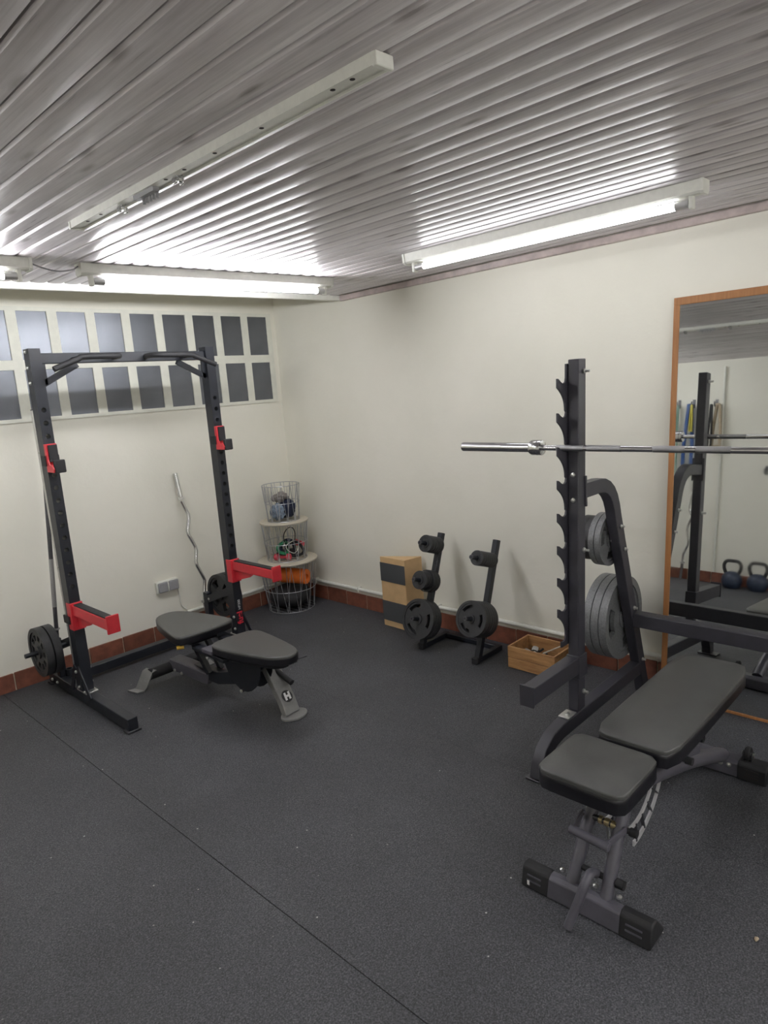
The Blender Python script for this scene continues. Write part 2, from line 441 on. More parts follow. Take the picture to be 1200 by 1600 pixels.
# the grid is built as bars so that each pane sits recessed
bpy.data.objects.remove(win)
mb = MB()
zr = [(1.655, 1.945), (2.003, 2.293)]
for z0, z1 in ((1.632, 1.655), (1.945, 2.003), (2.293, 2.318)): mb.box(0.80, 3.44, YB - .012, YB + .004, z0, z1)
for z0, z1 in zr:
    mb.box(3.395, 3.44, YB - .012, YB + .004, z0, z1)
    for i, g in enumerate(gx):
        x0 = gx[i + 1] + .178 if i + 1 < len(gx) else 0.80
        mb.box(x0, g, YB - .012, YB + .004, z0, z1)
win = struct(build('window_1', mb, M_mortar, smooth=0))
gms = [glass_mesh(z1 - z0) for z0, z1 in zr]
for (z0, z1), gm in zip(zr, gms):
    for g in gx:
        o = bpy.data.objects.new('glass_block', gm); COL.objects.link(o); o.parent = win
        o.location = V((g, YB - .0045, z0)) - WL[win.name]
        o.rotation_euler = (random.uniform(-.006, .006), 0, random.uniform(-.008, .008))

# terracotta baseboards: mortar strip with single tiles
def tiles(name, axis, a0, a1, first, pitch, wallpos):
    s = -1
    th = .006
    if axis == 'x': strip = B(a0, a1, wallpos - th, wallpos, 0, .108)
    else: strip = B(wallpos - th, wallpos, a0, a1, 0, .108)
    ob = struct(build(name, strip, M_joint))
    cuts = [a0]; c = first
    while c > a0 + .01: c -= pitch
    c += pitch
    while c < a1 - .01: cuts.append(c); c += pitch
    cuts.append(a1)
    for p0, p1 in zip(cuts, cuts[1:]):
        if p1 - p0 < .02: continue
        d = .013 + random.uniform(-.0015, .0015); h = .112 + random.uniform(-.002, .003); j = .0038
        mbt = B(p0 + j, p1 - j, wallpos - d, wallpos - .001, 0.0, h) if axis == 'x' else B(wallpos - d, wallpos - .001, p0 + j, p1 - j, 0.0, h)
        build('tile', mbt, M_tile, ob, bevel=.002, seg=1)
tiles('baseboard_back', 'x', XL, XR - .014, 1.1926, .2345, YB)
tiles('baseboard_right', 'y', YF, YB - .014, 4.09, .2255, XR)
wl_strip = None
def tiles_left():
    ob = struct(build('baseboard_left', B(XL, XL + .006, YF, YB - .014, 0, .108), M_joint))
    y = YF
    while y < YB - .1:
        y1 = min(y + .2345, YB - .014)
        build('tile', B(XL + .001, XL + .013, y + .004, y1 - .004, 0, .113), M_tile, ob, bevel=.002, seg=1)
        y = y1
tiles_left()

# ------------------------------------------------------------------ lamps
def lamp(name, label, a, b, power):
    """batten between points a and b on the plank ceiling (a is one end of its axis)"""
    a, b = V(a), V(b); L = (b - a).length; d = (b - a).normalized()
    c = (a + b) / 2
    r = thing(name, label, 'ceiling light', (c.x, c.y, cz(c.x, c.y)))
    rz = math.atan2(d.y, d.x)
    r.rotation_euler = (Matrix.Rotation(CROT[1], 3, 'Y') @ Matrix.Rotation(CROT[0], 3, 'X') @ Matrix.Rotation(rz, 3, 'Z')).to_euler()
    WL[r.name] = V((0, 0, 0))
    h = L / 2
    body = MB()
    prof = [(-.034, 0.0), (-.030, -.040), (-.022, -.048), (.022, -.048), (.030, -.040), (.034, 0.0)]
    body.prism(prof, (-h, 0, 0), (0, 1, 0), (0, 0, 1), (1, 0, 0), 0, L)
    build('lamp_body', body, M_white, r, smooth=30)
    for s in (-1, 1):
        build('end_cap', MB().prism([(-.037, .001), (-.033, -.042), (-.024, -.052), (.024, -.052), (.033, -.042), (.037, .001)], (s * h, 0, 0), (0, 1, 0), (0, 0, 1), (1, 0, 0), -.006, .006), M_white, r, smooth=30)
        hold = build('lamp_holder', B(s * (h - .045) - .009, s * (h - .045) + .009, -.014, .014, -.094, -.046), M_white, r, bevel=.004)
    tb = build('fluorescent_tube', CY((-h + .105, 0, -.072), (h - .105, 0, -.072), .0155, n=20, caps=True), tube_mat(power), r)
    for s in (-1, 1):
        build('tube_cap', CY((s * (h - .105), 0, -.072), (s * (h - .054), 0, -.072), .0157, n=20), M_cap, r)
    return r
l1 = lamp('fluorescent_lamp', 'white fluorescent lamp with lit tube hung in front of the glass block window', (1.392, 3.145, 0), (2.865, 3.105, 0), TUBE_BACK)
l2 = lamp('fluorescent_lamp', 'lit fluorescent lamp cut off by the left edge, wired to its neighbour', (-.31, 3.15, 0), (1.163, 3.11, 0), TUBE_BACK)
l3 = lamp('fluorescent_lamp', 'white fluorescent lamp with lit tube running along the mirror wall', (2.79, .945, 0), (2.775, 2.40, 0), TUBE_SIDE)

for xx, wh in ((0.30, 'nearest the hooks wall'), (1.15, 'second from the hooks wall'), (2.0, 'second from the mirror wall'), (2.79, 'nearest the mirror wall')):  # unseen row of lamps, added as fill light for the room
    lamp('fluorescent_lamp', 'lit fluorescent fill lamp in the added row behind the viewer, ' + wh, (xx, -1.95, 0), (xx, -.48, 0), TUBE_FILL)

# bare batten without its tube
r = thing('bare_lamp_batten', 'unlit bare metal lamp batten without tube in the middle of the ceiling', 'ceiling light', (1.10, 1.72, cz(1.10, 1.72)))
r.rotation_euler = CROT; WL[r.name] = V((0, 0, 0))
y0, y1 = -.735, .735
ch = MB()
ch.box(-.024, -.022, y0, y1, -.024, 0); ch.box(.022, .024, y0, y1, -.024, 0)
ch.box(-.022, .003, y0, y1, -.024, -.021); ch.box(.003, .022, y0, y1, -.018, -.015)
build('channel', ch, M_white, r, smooth=0)
for s in (y0, y1): build('end_cap', B(-.026, .026, s - .007, s + .007, -.027, 0), M_white, r, bevel=.003)
for yy in (.06, .40):
    cl = MB(); cl.box(-.008, .012, yy - .012, yy + .012, -.03, -.016); cl.box(-.012, -.006, yy - .010, yy + .010, -.045, -.028); cl.box(.010, .016, yy - .010, yy + .010, -.045, -.028)
    build('spring_clip', cl, M_chrome, r, bevel=.002)
tbk = MB(); tbk.box(-.016, .004, .17, .29, -.036, -.02)
for q in range(5): tbk.cyl((.004, .185 + q * .02, -.03), (.004, .185 + q * .02, -.05), .005, n=8)
build('terminal_block', tbk, M_socket, r)
for q in (-.66, -.60, -.35, -.15, .0, .1, .52, .62): build('screw_hole', CY((-.012, q, -.0246), (-.012, q, -.0236), .006, n=10), M_dark, r)
tag(build('lamp_cable', MB().tube(smooth_curve([(1.160, 3.105, cz(1.16, 3.1) - .012), (1.20, 3.10, cz(1.2, 3.1) - .03), (1.27, 3.10, cz(1.27, 3.1) - .045), (1.34, 3.11, cz(1.34, 3.1) - .035), (1.386, 3.14, cz(1.39, 3.1) - .012)]), .0035), M_socket),
    'thin grey cable sagging between the two lamps by the back wall', 'cable')

# heating pipe and conduit along the walls
pr = thing('heating_pipe', 'white painted pipe running along the mirror wall above the tiles', 'pipe', (3.46, 3.0, .13))
build('pipe', CY((3.464, -1.0, .156), (3.464, 4.40, .156), .014, n=14), M_white, pr)
for yy in (4.2, 3.70, 2.9, 1.92, 1.50, .6): build('pipe_clip', B(3.446, 3.487, yy - .008, yy + .008, .136, .176), M_white, pr, bevel=.003)
pb = thing('cable_conduit', 'white conduit on the back wall running into the corner', 'pipe', (2.9, 4.44, .13))
build('pipe', CY((2.40, 4.443, .15), (3.45, 4.443, .15), .012, n=14), M_white, pb)
for xx in (2.62, 3.1): build('pipe_clip', B(xx - .008, xx + .008, 4.428, 4.462, .134, .168), M_white, pb, bevel=.003)

# sockets
so = thing('double_socket', 'grey double wall socket with flap covers under the window', 'socket', (2.27, YB, .35))
build('frame', B(2.186, 2.356, YB - .030, YB, .345, .432), M_white, so, bevel=.005)
for x0 in (2.192, 2.276): build('flap_cover', B(x0, x0 + .074, YB - .046, YB - .029, .352, .425), M_socket, so, bevel=.008, seg=3)
build('hinge', B(2.267, 2.275, YB - .040, YB - .03, .37, .41), M_white, so)
build('cable', MB().tube(smooth_curve([(2.352, YB - .008, .37), (2.362, YB - .006, .30), (2.365, YB - .006, .24), (2.375, YB - .006, .20), (2.41, YB - .012, .165)]), .004), M_white, so)

# ------------------------------------------------------------------ weight plates
def ring_plate(name, mat, rads, ths, n=48, slots=(), slot_ring=2):
    """disc with its axis along +x, centred on x=0; rads: ring borders, ths: thickness per ring, slots: angle ranges (deg) cut out of slot_ring"""
    mb = MB(); m = len(rads) - 1
    def present(k, j):
        if k < 0 or k >= m: return False
        if k == slot_ring:
            a = (j + .5) * 360 / n
            for s0, s1 in slots:
                if s0 <= a < s1: return False
        return True
    def pt(k, j, x):
        a = 2 * PI * j / n
        return V((x, rads[k] * math.cos(a), rads[k] * math.sin(a)))
    quad = [(0, 1, 2, 3)]
    for k in range(m):
        t = ths[k] / 2
        for j in range(n):
            if not present(k, j): continue
            for s in (-1, 1):
                mb.add([pt(k, j, s * t), pt(k, j + 1, s * t), pt(k + 1, j + 1, s * t), pt(k + 1, j, s * t)], quad)
            for kk, rr in ((k - 1, k), (k + 1, k + 1)):
                if not present(kk, j):
                    mb.add([pt(rr, j, -t), pt(rr, j + 1, -t), pt(rr, j + 1, t), pt(rr, j, t)], quad)
                elif ths[kk] < ths[k]:
                    tt = ths[kk] / 2
                    for s in (-1, 1): mb.add([pt(rr, j, s * tt), pt(rr, j + 1, s * tt), pt(rr, j + 1, s * t), pt(rr, j, s * t)], quad)
            for jj, e in ((j - 1, j), (j + 1, j + 1)):
                if not present(k, jj % n):
                    mb.add([pt(k, e, -t), pt(k + 1, e, -t), pt(k + 1, e, t), pt(k, e, t)], quad)
    me = bpy.data.meshes.new(name)
    me.from_pydata([tuple(p) for p in mb.v], [], mb.f)
    bm = bmesh.new(); bm.from_mesh(me)
    bmesh.ops.remove_doubles(bm, verts=bm.verts, dist=1e-5)
    bmesh.ops.recalc_face_normals(bm, faces=bm.faces)
    bm.to_mesh(me); bm.free()
    me.materials.append(mat)
    me.polygons.foreach_set('use_smooth', [True] * len(me.polygons)); me.set_sharp_from_angle(angle=math.radians(30))
    return me
def put_plate(me, loc, label, group, rz=0.0, roll=None):
    o = bpy.data.objects.new('weight_plate', me); COL.objects.link(o)
    roll = random.uniform(0, 6.28) if roll is None else roll
    o.rotation_euler = (Matrix.Rotation(rz, 3, 'Z') @ Matrix.Rotation(roll, 3, 'X')).to_euler()
    o.location = loc
    WL[o.name] = V(loc)
    return tag(o, label, 'weight plate', group)
ORD = ['frontmost', 'second', 'third', 'fourth', 'fifth', 'sixth', 'seventh', 'eighth', 'ninth']
SL3 = ((10, 70), (130, 190), (250, 310))
P_rk = ring_plate('plate_rack', M_plate, (.015, .038, .070, .105, .122, .146), (.046, .026, .026, .026, .042), slots=tuple((a, a + 22) for a in range(0, 360, 36)))
P_rk2 = ring_plate('plate_rack', M_plate, (.015, .036, .062, .118, .132, .155), (.044, .024, .024, .024, .040), slots=((20, 70), (110, 160), (200, 250), (290, 340)))
P_g215 = ring_plate('plate_grip', M_gplate, (.026, .052, .105, .165, .180, .215), (.042, .022, .022, .022, .038), slots=((60, 120), (180, 240), (300, 360)), n=60)
P_g130 = ring_plate('plate_grip', M_gplate, (.026, .040, .062, .098, .108, .130), (.030, .016, .016, .016, .027), slots=((60, 120), (180, 240), (300, 360)), n=60)
P_b110 = ring_plate('plate_rack', M_plate, (.026, .040, .070, .095, .110), (.034, .022, .022, .034), n=40, slot_ring=9)

# ------------------------------------------------------------------ power rack (left)
rk = thing('power_rack', 'black steel power rack with red hooks and red safety arms before the window', 'power rack', (1.93, 3.84, 0))
PY0, PY1 = 3.835, 3.910
def holed_post(x0, x1, y0, y1, z0, z1, holes, r):
    mb = MB(); n = 16; w = x1 - x0; cx = (x0 + x1) / 2
    mb.add([(x0, y0, z0), (x0, y1, z0), (x0, y1, z1), (x0, y0, z1)], [(0, 1, 2, 3)])
    mb.add([(x1, y0, z0), (x1, y1, z0), (x1, y1, z1), (x1, y0, z1)], [(0, 1, 2, 3)])
    mb.add([(x0, y0, z0), (x1, y0, z0), (x1, y1, z0), (x0, y1, z0)], [(0, 1, 2, 3)])
    mb.add([(x0, y0, z1), (x1, y0, z1), (x1, y1, z1), (x0, y1, z1)], [(0, 1, 2, 3)])
    hs = sorted(holes); h = w / 2
    for y in (y0, y1):
        zc = z0
        for z in hs:
            mb.add([(x0, y, zc), (x1, y, zc), (x1, y, z - h), (x0, y, z - h)], [(0, 1, 2, 3)])
            inner, outer = [], []
            for i in range(n):
                a = 2 * PI * i / n; c, s = math.cos(a), math.sin(a); k = h / max(abs(c), abs(s))
                inner.append((cx + r * c, y, z + r * s)); outer.append((cx + k * c, y, z + k * s))
            mb.add(inner + outer, [(i, (i + 1) % n, n + (i + 1) % n, n + i) for i in range(n)])
            zc = z + h
        mb.add([(x0, y, zc), (x1, y, zc), (x1, y, z1), (x0, y, z1)], [(0, 1, 2, 3)])
    for z in hs: mb.cyl((cx, y0, z), (cx, y1, z), r, n=n, caps=False)
    return mb
HOLES = [1.698 - .0702 * i for i in range(15)]
CX = 1.9265
for s, x0 in ((-1, 1.366), (1, 2.427)):
    x1 = x0 + .060; c = (x0 + x1) / 2; ox = x0 if s < 0 else x1       # ox: outer face
    up = build('upright', holed_post(x0, x1, PY0, PY1, .08, 2.02, HOLES, .0135), M_black, rk, smooth=30)
    build('base_beam', B(x0 + .002, x1 - .002, 3.305, 4.38, .012, .08), M_black, rk, bevel=.004)
    for yy in (3.315, 4.355): build('foot_plate', B(x0 - .008, x1 + .008, yy - .02, yy + .035, 0, .013), M_dksteel, rk, bevel=.002)
    build('post_plate', B(x0 - .002, x1 + .010, 3.80, 3.93, .08, .090), M_steel, rk, bevel=.002)
    # braces on the outer face
    br = MB()
    for a, b in (((3.862, .235), (3.742, .072)), ((3.895, .235), (3.99, .075))):
        d = V((0, b[0] - a[0], b[1] - a[1])).normalized(); nrm = V((0, -d.z, d.y)) * .017
        A0, B0 = V((0, *a)), V((0, *b))
        q = [A0 - nrm, A0 + nrm, B0 + nrm, B0 - nrm]
        br.prism([(k.y, k.z) for k in q], (ox + s * .0005, 0, 0), (0, 1, 0), (0, 0, 1), (s, 0, 0), 0, .006)
    br.prism([(3.84, .225), (3.91, .225), (3.91, .095), (3.84, .095)], (ox, 0, 0), (0, 1, 0), (0, 0, 1), (s, 0, 0), 0, .005)
    build('brace_plate', br, M_black, rk, smooth=0)
    for yy, zz in ((3.885, .205), (3.87, .115), (3.80, .10), (4.30, .05), (4.22, .05)):
        build('bolt', MB().lathe((ox + s * .004, yy, zz), (s, 0, 0), [(.009, 0), (.009, .006), (.006, .010), (0, .011)], n=10), M_steel, rk)
    for zz in (2.005, 1.922, 1.842):
        build('bolt', MB().lathe((ox, 3.87, zz), (s, 0, 0), [(.010, 0), (.010, .006), (.006, .011), (0, .012)], n=10), M_steel, rk)
    ix = x1 if s < 0 else x0; si = -s
    for zz in (.215, .13):
        build('bolt', MB().lathe((ix, 3.86, zz), (si, 0, 0), [(.010, 0), (.010, .006), (.006, .010), (0, .011)], n=10), M_steel, rk)
    # gusset below the pull-up bar
    g = MB(); t = .009
    tri = [(0, -.165), (0, -.050), (.20, -.050), (.20, -.066)]
    hol = None
    g.beam((ix + si * .002, PY0 + .03, 1.835), (ix + si * .195, PY0 + .03, 1.935), .012, .034)
    g.beam((ix + si * .008, PY0 + .03, 1.83), (ix + si * .008, PY0 + .03, 1.945), .012, .030, up=(1, 0, 0))
    build('gusset', g, M_black, rk, smooth=0)
    # J hook
    jh = build('hook_plate', B(x0 + .001, x1 - .001, PY0 - .020, PY0 - .0005, 1.367, 1.517), M_red, rk, bevel=.002)
    jh['label'] = 'red bar hook'
    sd = MB().prism([(-.020, 1.517), (-.0005, 1.517), (-.0005, 1.367), (-.088, 1.367), (-.094, 1.385), (-.075, 1.41), (-.045, 1.405), (-.030, 1.43)], (x0 - .002, PY0, 0), (0, 1, 0), (0, 0, 1), (1, 0, 0), 0, .006)
    build('side_cheek', sd, M_red, jh, smooth=0)
    build('pad', B(x0 + .010, x1 - .002, PY0 - .030, PY0 - .020, 1.42, 1.512), M_rub, jh, bevel=.002)
    build('shelf', B(x0 + .004, x1 - .002, PY0 - .075, PY0 - .02, 1.367, 1.40), M_red, jh, bevel=.002)
    build('lip', B(x0 + .006, x1 + .004, PY0 - .095, PY0 - .070, 1.362, 1.432), M_rub, jh, bevel=.006)
    for u0, u1 in ((x0 - .010, x0 - .001), (x1 + .001, x1 + .008)):
        build('strap', B(u0, u1, PY0 - .01, PY1 - .03, 1.40, 1.455), M_rub, jh, bevel=.001)
    # safety arm
    sa = build('safety_arm', B(x0 + .005, x1 - .005, 3.372, PY0 - .005, .553, .612), M_red, rk, bevel=.003)
    sa['label'] = 'red safety arm with black rubber top'
    build('rubber_strip', B(x0 + .009, x1 - .009, 3.376, PY0 - .03, .612, .620), M_rub, sa, bevel=.002)
    build('end_plate', B(x0 - .004, x1 + .004, 3.362, 3.374, .538, .634), M_red, sa, bevel=.002)
    mp = MB().box(x0 - .005, x1 + .005, PY0 - .016, PY0 - .0005, .465, .622); mp.box(x0 - .006, x0 - .001, PY0 - .016, PY0 + .04, .465, .622)
    build('mount_plate', mp, M_red, sa, bevel=.002)
    gs = MB().prism([(PY0 - .015, .555), (3.60, .555), (3.66, .52), (PY0 - .015, .475)], (c - .004, 0, 0), (0, 1, 0), (0, 0, 1), (1, 0, 0), 0, .008)
    build('gusset', gs, M_red, sa, smooth=0)
    if s < 0: build('strap', B(x0 - .014, x0 - .006, PY0 + .01, PY1 + .012, .50, .545), M_rub, sa, bevel=.001)
    # rear strut, stub post and storage peg
    build('rear_strut', MB().beam((c + si * .014, PY1, .39), (c + si * .014, 4.198, .282), .010, .052), M_black, rk, smooth=0)
    build('bolt', MB().lathe((c + si * .019, 4.180, .286), (si, 0, 0), [(.009, 0), (.009, .005), (0, .009)], n=10), M_steel, rk)
    build('rear_post', B(c - .02, c + .02, 4.20, 4.25, .08, .325), M_black, rk, bevel=.003)
    px = c + s * (.225 if s < 0 else .125)
    pg = build('storage_peg', CY((c + si * .012, 4.10, .312), (px, 4.10, .312), .0135, n=14), M_black, rk)
    build('bar_holder', MB().lathe((c - .0 + si * .035, 4.20, .02), (0, 0, 1), [(.024, 0), (.024, .10), (.018, .10), (.018, .02)], n=16), M_black, rk)
build('rear_beam', B(1.424, 2.429, 4.20, 4.258, .022, .08), M_black, rk, bevel=.003)
cb = build('pull_up_bar', B(1.426, 2.427, 3.852, 3.902, 1.941, 1.996), M_black, rk, bevel=.003)
for s in (-1, 1):
    P = lambda dx, y, z: (CX + s * dx, y, z)
    path = smooth_curve([P(.10, 3.852, 1.968), P(.10, 3.78, 1.970), P(.125, 3.735, 1.968), P(.17, 3.725, 1.966), P(.325, 3.722, 1.964), P(.36, 3.722, 1.952), P(.49, 3.72, 1.903)], 5)
    gr = build('pull_up_grip', MB().tube(path, .0155, n=12), M_rub, cb)
    kn = MB()
    for k in range(len(path) - 13, len(path) - 1):
        d = (path[k + 1] - path[k])
        for q in range(3):
            pp = path[k] + d * (q / 3); dd = d.normalized()
            if d.length > .02: pass
            kn.cyl(pp, pp + dd * .003, .0172, n=12)
    build('grip_support', MB().beam((CX + s * .33, 3.852, 1.96), (CX + s * .33, 3.725, 1.962), .02, .02), M_black, cb)
# maker's print on the right upright
def text(name, body, size, mat, parent, origin, ux, uy, extrude=.0004, align='CENTER', bold=False):
    cu = bpy.data.curves.new(name, 'FONT'); cu.body = body; cu.size = size; cu.extrude = extrude
    cu.align_x = align; cu.align_y = 'CENTER'
    if bold: cu.offset = size * .03
    ob = bpy.data.objects.new(name, cu); COL.objects.link(ob)
    dg = bpy.context.evaluated_depsgraph_get()
    me = bpy.data.meshes.new_from_object(ob.evaluated_get(dg))
    bpy.data.objects.remove(ob); bpy.data.curves.remove(cu)
    o, ux, uy = V(origin), V(ux).normalized(), V(uy).normalized(); uz = ux.cross(uy)
    for v_ in me.vertices:
        q = v_.co; v_.co = o + ux * q.x + uy * q.y + uz * q.z - WL[parent.name]
    me.materials.clear(); me.materials.append(mat)
    ob = bpy.data.objects.new(name, me); COL.objects.link(ob); ob.parent = parent; WL[ob.name] = WL[parent.name]
    return ob
text('maker_lettering', 'fuel', .062, M_print_r, rk, (2.459, PY0 - .0006, .208), (0, 0, 1), (-1, 0, 0), bold=True)['label'] = 'red maker lettering'
text('model_lettering', 'HF300', .026, M_print_w, rk, (2.461, PY0 - .0006, .300), (0, 0, 1), (-1, 0, 0))['label'] = 'white model lettering'

GL = 'plates on the power rack pegs'
put_plate(P_rk, (1.262, 4.10, .312), 'outer black plate on the rack peg nearest the left edge', GL)
put_plate(P_rk, (1.312, 4.10, .312), 'inner black plate on the rack peg nearest the left edge', GL)
put_plate(P_rk2, (2.498, 4.10, .312), 'inner black plate behind the rack upright by the curl bar', GL, roll=.2)
put_plate(P_rk2, (2.545, 4.10, .312), 'outer black plate behind the rack upright by the curl bar', GL, roll=.9)

# bars stored behind the left upright
b1 = thing('thin_bar', 'thin steel bar standing upright tight behind the left rack upright', 'bar', (1.388, 3.945, 0))
build('shaft', CY((1.384, 3.950, .081), (1.380, 3.950, 1.70), .011, n=12), M_steel, b1)
build('end_cap', CY((1.380, 3.950, 1.70), (1.380, 3.950, 1.705), .012, n=12), M_rub, b1)
b2 = thing('storage_barbell', 'dark barbell with knurled grip leaning behind the left rack upright', 'barbell', (1.40, 4.29, .08))
d2 = lambda z: (1.4216 + .0866 * (z - .304), 4.288 + .012 * (z - .304), z)
build('shaft', CY(d2(.082), d2(1.75), .0125, n=14), M_dksteel, b2)
build('knurled_grip', CY(d2(.50), d2(.80), .0135, n=14), M_knurl, b2)
build('sleeve', CY(d2(1.45), d2(1.75), .0145, n=14), M_dksteel, b2)
build('collar_ring', MB().lathe(d2(.36), V(d2(1)) - V(d2(0)), [(.0125, -.004), (.021, -.004), (.021, .006), (.0125, .006)], n=16), M_steel, b2)

# zigzag curl bars
def curl_bar(label, pts, sleeve_top, sleeve_bot, base):
    r = thing('curl_bar', label, 'curl bar', base)
    P = [V(p) for p in pts]
    fine = []
    for i in range(len(P) - 1):
        a, b = P[i], P[i + 1]
        fine += [a + (b - a) * t for t in ((.14, .5, .86) if 0 < i < len(P) - 2 else (0.02, .5, .9))]
    fine = [P[0]] + fine + [P[-1]]
    build('shaft', MB().tube(fine, .0125, n=12), M_chrome, r)
    for (a, b, flip) in ((V(sleeve_top[0]), V(sleeve_top[1]), 1), (V(sleeve_bot[0]), V(sleeve_bot[1]), 1)):
        sl = build('sleeve', CY(a, b, .0165, n=16), M_chrome, r)
        d = (b - a).normalized()
        build('collar', MB().lathe(a, d, [(.0125, -.014), (.023, -.012), (.023, .004), (.0165, .006)], n=16), M_steel, sl)
    return r
curl_bar('chrome zigzag curl bar leaning on the back wall behind the power rack',
         [(2.4448, 4.4019, 0.9839), (2.4784, 4.3846, 0.8712), (2.439, 4.3663, 0.7519), (2.4842, 4.3477, 0.6302), (2.4561, 4.3317, 0.5248), (2.4996, 4.312, 0.3953), (2.464, 4.2896, 0.25)],
         ((2.445, 4.4055, 1.0071), (2.4377, 4.4331, 1.1856)), ((2.464, 4.2886, 0.242), (2.4659999999999997, 4.2676, 0.083)), (2.464, 4.2896, .08))

# ------------------------------------------------------------------ left bench
lb = thing('weight_bench', 'black adjustable weight bench with two tapered pads inside the power rack', 'weight bench', (1.93, 3.2, 0))
def pad(name, poly, z0, z1, parent, mat_top=M_vinyl, it=2, bev=.014):
    pl = chaikin(poly, it)
    if mat_top is M_vinyl:
        o = build(name, MB().prism(pl, (0, 0, 0), (1, 0, 0), (0, 1, 0), (0, 0, 1), z1 - .020, z1), mat_top, parent, bevel=.009, seg=4, smooth=50)
        build('pad_edge', MB().prism(pl, (0, 0, 0), (1, 0, 0), (0, 1, 0), (0, 0, 1), z0, z1 - .012), M_vshade, o, bevel=.004, seg=2, smooth=50)
        return o
    o = build(name, MB().prism(pl, (0, 0, 0), (1, 0, 0), (0, 1, 0), (0, 0, 1), z0, z1), mat_top, parent, bevel=bev, seg=4, smooth=50)
    return o
p1 = pad('back_pad', [(1.690, 3.285), (1.715, 3.45), (1.775, 3.70), (1.85, 3.755), (1.93, 3.745), (1.985, 3.66), (2.06, 3.34), (2.05, 3.265), (1.88, 3.255), (1.73, 3.262)], .380, .430, lb)
pad('pad_base', [(1.71, 3.30), (1.79, 3.68), (1.87, 3.73), (1.95, 3.66), (2.03, 3.30)], .352, .381, lb, M_vshade, 1, .004)
p2 = pad('seat_pad', [(1.760, 3.06), (1.775, 2.93), (1.84, 2.68), (1.89, 2.60), (1.965, 2.59), (2.02, 2.65), (2.062, 2.95), (2.060, 3.08), (1.92, 3.105), (1.80, 3.10)], .362, .410, lb)
pad('pad_base', [(1.785, 3.06), (1.86, 2.69), (1.93, 2.63), (1.99, 2.68), (2.04, 3.06)], .332, .363, lb, M_vshade, 1, .004)
for xx in (1.80, 1.97): build('pad_bracket', MB().beam((xx, 3.29, .345), (xx, 2.98, .335), .05, .022), M_black, lb, bevel=.003)
build('mount_tab', B(1.765, 1.86, 3.07, 3.17, .350, .372), M_bgrey, lb, bevel=.003)
# rear stabiliser
for s in (-1, 1):
    X = lambda d: 1.895 + s * d
    ft = MB().sweep([(X(.275), 3.775, .005), (X(.235), 3.765, .006), (X(.225), 3.755, .02), (X(.185), 3.73, .115), (X(.165), 3.72, .125)], .085, .008, (s * .25, 1, 0))
    build('rear_foot', ft, M_litgrey, lb, smooth=40)
build('stabiliser_tube', CY((1.715, 3.72, .098), (2.075, 3.72, .098), .034, n=18), M_rub, lb)
ar = MB().sweep([(1.885, 3.72, .118), (1.90, 3.60, .112), (1.935, 3.44, .085), (1.95, 3.40, .075)], .085, .07, (1, .15, 0))
build('rear_arm', ar, M_bgrey, lb, bevel=.006)
for yy in (3.64, 3.56):
    build('bolt', MB().lathe((1.838, yy, .10), (-1, 0, 0), [(.010, 0), (.010, .006), (0, .011)], n=10), M_steel, lb)
build('bolt', MB().lathe((1.985, 3.52, .15), (-.3, -1, .2), [(.010, 0), (.010, .006), (0, .011)], n=10), M_steel, lb)
yk = MB().cyl((1.958, 3.42, .098), (1.955, 3.37, .098), .010, n=10); yk.cyl((1.925, 3.385, .10), (1.985, 3.372, .10), .011, n=10)
build('adjust_knob', yk, M_yellow, lb)['label'] = 'yellow adjusting knob'
build('pull_pin', CY((1.700, 3.315, .362), (1.735, 3.300, .362), .011, n=10), M_yellow, lb)['label'] = 'yellow pull pin'
build('spine', MB().sweep([(1.935, 3.55, .10), (1.945, 3.30, .105), (1.96, 3.12, .15), (1.985, 2.96, .25), (1.99, 2.90, .30)], .055, .075, (1, 0, 0)), M_black, lb, bevel=.005)
qd = MB()
for xx in (1.905, 1.985):
    poly = [(3.20, .31)] + [(3.02 + .17 * math.cos(a), .31 + .20 * math.sin(a)) for a in [PI + PI * k / 12 for k in range(0, 13)]][::-1]
    poly = [(3.02 + .18 * math.cos(a), .32 + .21 * math.sin(a)) for a in [PI + PI * k / 14 for k in range(15)]]
    qd.prism(poly, (xx, 0, 0), (0, 1, 0), (0, 0, 1), (1, 0, 0), 0, .006)
build('adjusting_quadrant', qd, M_black, lb, smooth=0)
build('quadrant_rod', MB().tube([(1.895, 3.02, .115), (2.0, 3.02, .115)], .009), M_dksteel, lb)
build('bolt', MB().lathe((1.892, 3.02, .115), (-1, 0, 0), [(.010, 0), (.010, .006), (0, .011)], n=10), M_steel, lb)
build('support_strut', MB().beam((1.90, 3.35, .13), (1.88, 3.50, .36), .03, .03), M_black, lb, bevel=.003)
build('support_strut', MB().beam((1.98, 3.35, .13), (1.97, 3.50, .36), .03, .03), M_black, lb, bevel=.003)
fleg = build('front_leg', MB().sweep([(2.012, 2.752, .012), (2.018, 2.80, .085), (2.026, 2.90, .20), (2.03, 2.97, .29)], .095, .040, (1, .05, 0)), M_litgrey, lb, bevel=.004)
fp = chaikin([(1.935, 2.745), (1.955, 2.70), (2.02, 2.672), (2.085, 2.70), (2.10, 2.745), (2.065, 2.785), (2.02, 2.80), (1.97, 2.79)], 2)
build('front_foot', MB().prism(fp, (0, 0, 0), (1, 0, 0), (0, 1, 0), (0, 0, 1), 0, .016), M_litgrey, lb, bevel=.004)
